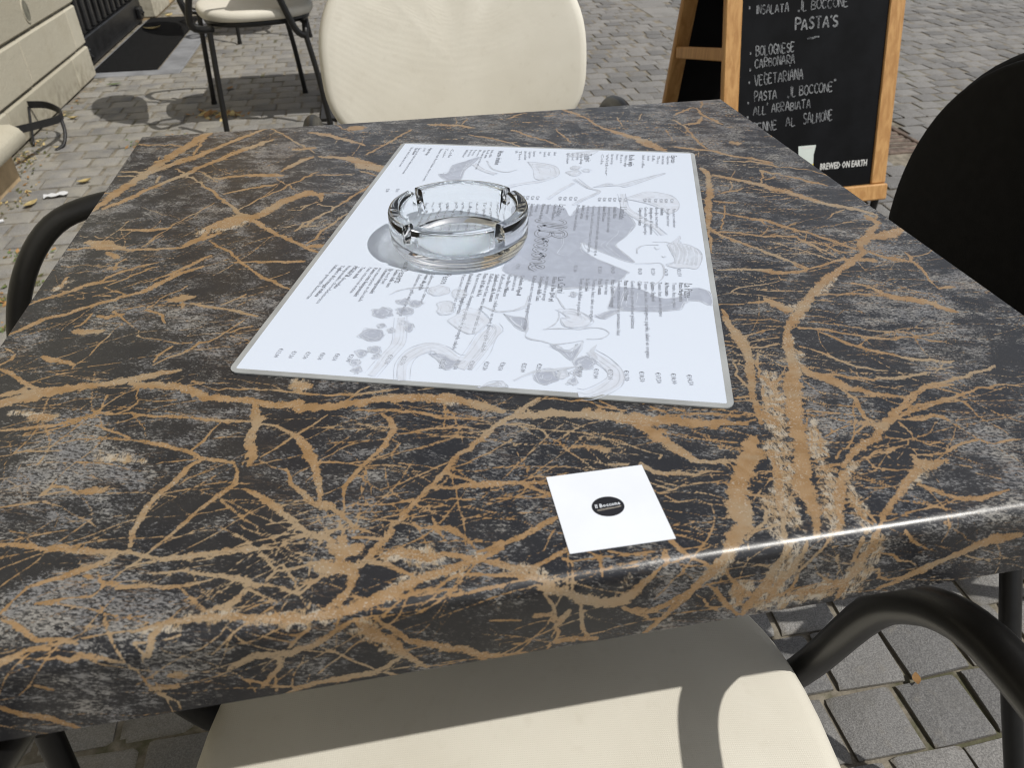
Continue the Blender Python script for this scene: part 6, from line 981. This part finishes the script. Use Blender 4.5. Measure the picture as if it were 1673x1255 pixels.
# ------------------------------------------------------------------ small litter
def leaf(name, label, x, y, L, W, rot, mat, curl=0.3, cat='leaf', group='fallen leaves on the pavement'):
    v = []; f = []; n = 6
    for i in range(n+1):
        t = i/n; w = W*math.sin(PI*min(0.97,max(0.03,t)))**0.8
        z = 0.003+curl*L*(t-0.5)**2; v += [(t*L-L/2,-w/2,z+curl*w*0.35),(t*L-L/2,0,z),(t*L-L/2,w/2,z+curl*w*0.35)]
    for i in range(n):
        for k in range(2): a = i*3+k; f.append((a,a+1,a+4,a+3))
    o = link(name, new_mesh(name, v, f, mat, True), None, (x,y,0.002), (rng.uniform(-0.1,0.1),rng.uniform(-0.1,0.1),rot))
    tag(o, label, cat, group); return o
leaf('fallen_leaf','pale green leaf lying on the pavement beside the limestone wall',-1.40,3.755,0.075,0.035,0.4,GREENLEAF)
leaf('fallen_leaf','small brown leaf in the shade of the far chair leg',-0.80,3.55,0.05,0.028,1.2,DRYLEAF)
leaf('fallen_leaf','yellow leaf crumpled alone on the pavement between wall and table',-1.17,2.34,0.05,0.03,0.2,YELLEAF,0.8)
leaf('fallen_leaf','tan leaf lying beside the curved black armrest at the left',-1.03,1.83,0.05,0.03,2.2,YELLEAF,0.6)
leaf('fallen_leaf','pale leaf at the foot of the tan ledge base',-1.30,2.16,0.055,0.03,0.9,YELLEAF,0.5)
leaf('fallen_leaf','curled leaf at the tip of the chair shadow near the wall',-1.44,3.18,0.045,0.025,0.3,YELLEAF,0.9)
leaf('fallen_leaf','curled yellow leaf on the black doormat',-1.48,5.15,0.11,0.04,0.2,YELLEAF,0.7)
leaf('fallen_leaf','yellow leaf by the foot of the tan pier past the door',-1.46,5.60,0.07,0.04,1.0,YELLEAF,0.7)
leaf('fallen_leaf','tiny red-brown leaf in the joint between setts by the near armrest',0.611,-0.045,0.022,0.012,1.1,DRYLEAF,0.4)
v = [];f=[]
for i in range(7):
    for j in range(3): v.append((i*0.013-0.04, j*0.016-0.016+0.004*math.sin(i*1.7), 0.006+0.006*abs(math.sin(i*1.3+j))))
for i in range(6):
    for j in range(2): a=i*3+j; f.append((a,a+3,a+4,a+1))
tag(link('paper_scrap', new_mesh('paper_scrap', v, f, SCRAP, 20), None, (-1.235,2.22,0.002), (0,0,0.25)), 'torn white paper scrap lying on the pavement left of the table', 'paper scrap')
bb = B(); tube(bb,[(-0.022,0,0.006),(0.022,0,0.006)],0.0055,10); tag(bb.build('cigarette_butt', SCRAP, None, 50, (-1.365,2.02,0.0), (0,0,0.3)), 'white cigarette butt on the pavement below the tan ledge base', 'cigarette butt')

def scatter(name, spots, mats, n, size, seed, label):
    r = random.Random(seed); bb = B()
    for q in range(n):
        cx,cy,sx,sy = r.choice(spots); x = r.gauss(cx,sx); yq = r.gauss(cy,sy); s = size*r.uniform(0.4,1.3); a = r.uniform(0,PI)
        c,sn = math.cos(a),math.sin(a); h = s*r.uniform(0.15,0.8); z0 = r.uniform(-0.006,0.004)
        if x < -1.535: x = -1.53
        bb.add([(x-s*c,yq-s*sn,z0),(x+s*sn*0.5,yq-s*c*0.5,z0+0.002),(x+s*c,yq+s*sn,z0+h),(x-s*sn*0.5,yq+s*c*0.5,z0+h*0.6)],[(0,1,2,3)],r.randrange(len(mats)))
    o = bb.build(name, mats, None); o['kind'] = 'stuff'; o['label'] = label; return o
scatter('leaf_litter',[(-1.50,3.3,0.012,0.45),(-1.49,2.75,0.02,0.1),(-1.47,2.68,0.035,0.05),(-1.38,2.25,0.03,0.12),(-1.46,2.55,0.03,0.1)],[DRYLEAF,MOSS,YELLEAF,MOSS],300,0.009,1,'dry crumbs of leaf along the foot of the wall')
scatter('leaf_litter',[(-0.80,3.13,0.06,0.035),(-0.74,3.10,0.05,0.03)],[DRYLEAF,DRYLEAF,YELLEAF],70,0.02,2,'brown leaf litter in the shade behind the far chair leg')
scatter('moss',[(-0.96,2.82,0.06,0.03),(-1.05,2.75,0.05,0.03),(-1.12,1.55,0.03,0.02),(-1.16,1.45,0.04,0.02),(-1.0,2.35,0.02,0.02),(-1.2,1.75,0.05,0.02),(-1.1,1.3,0.05,0.02)],[MOSS,GREENLEAF,DRYLEAF],420,0.009,3,'moss and weeds growing in the pavement joints')
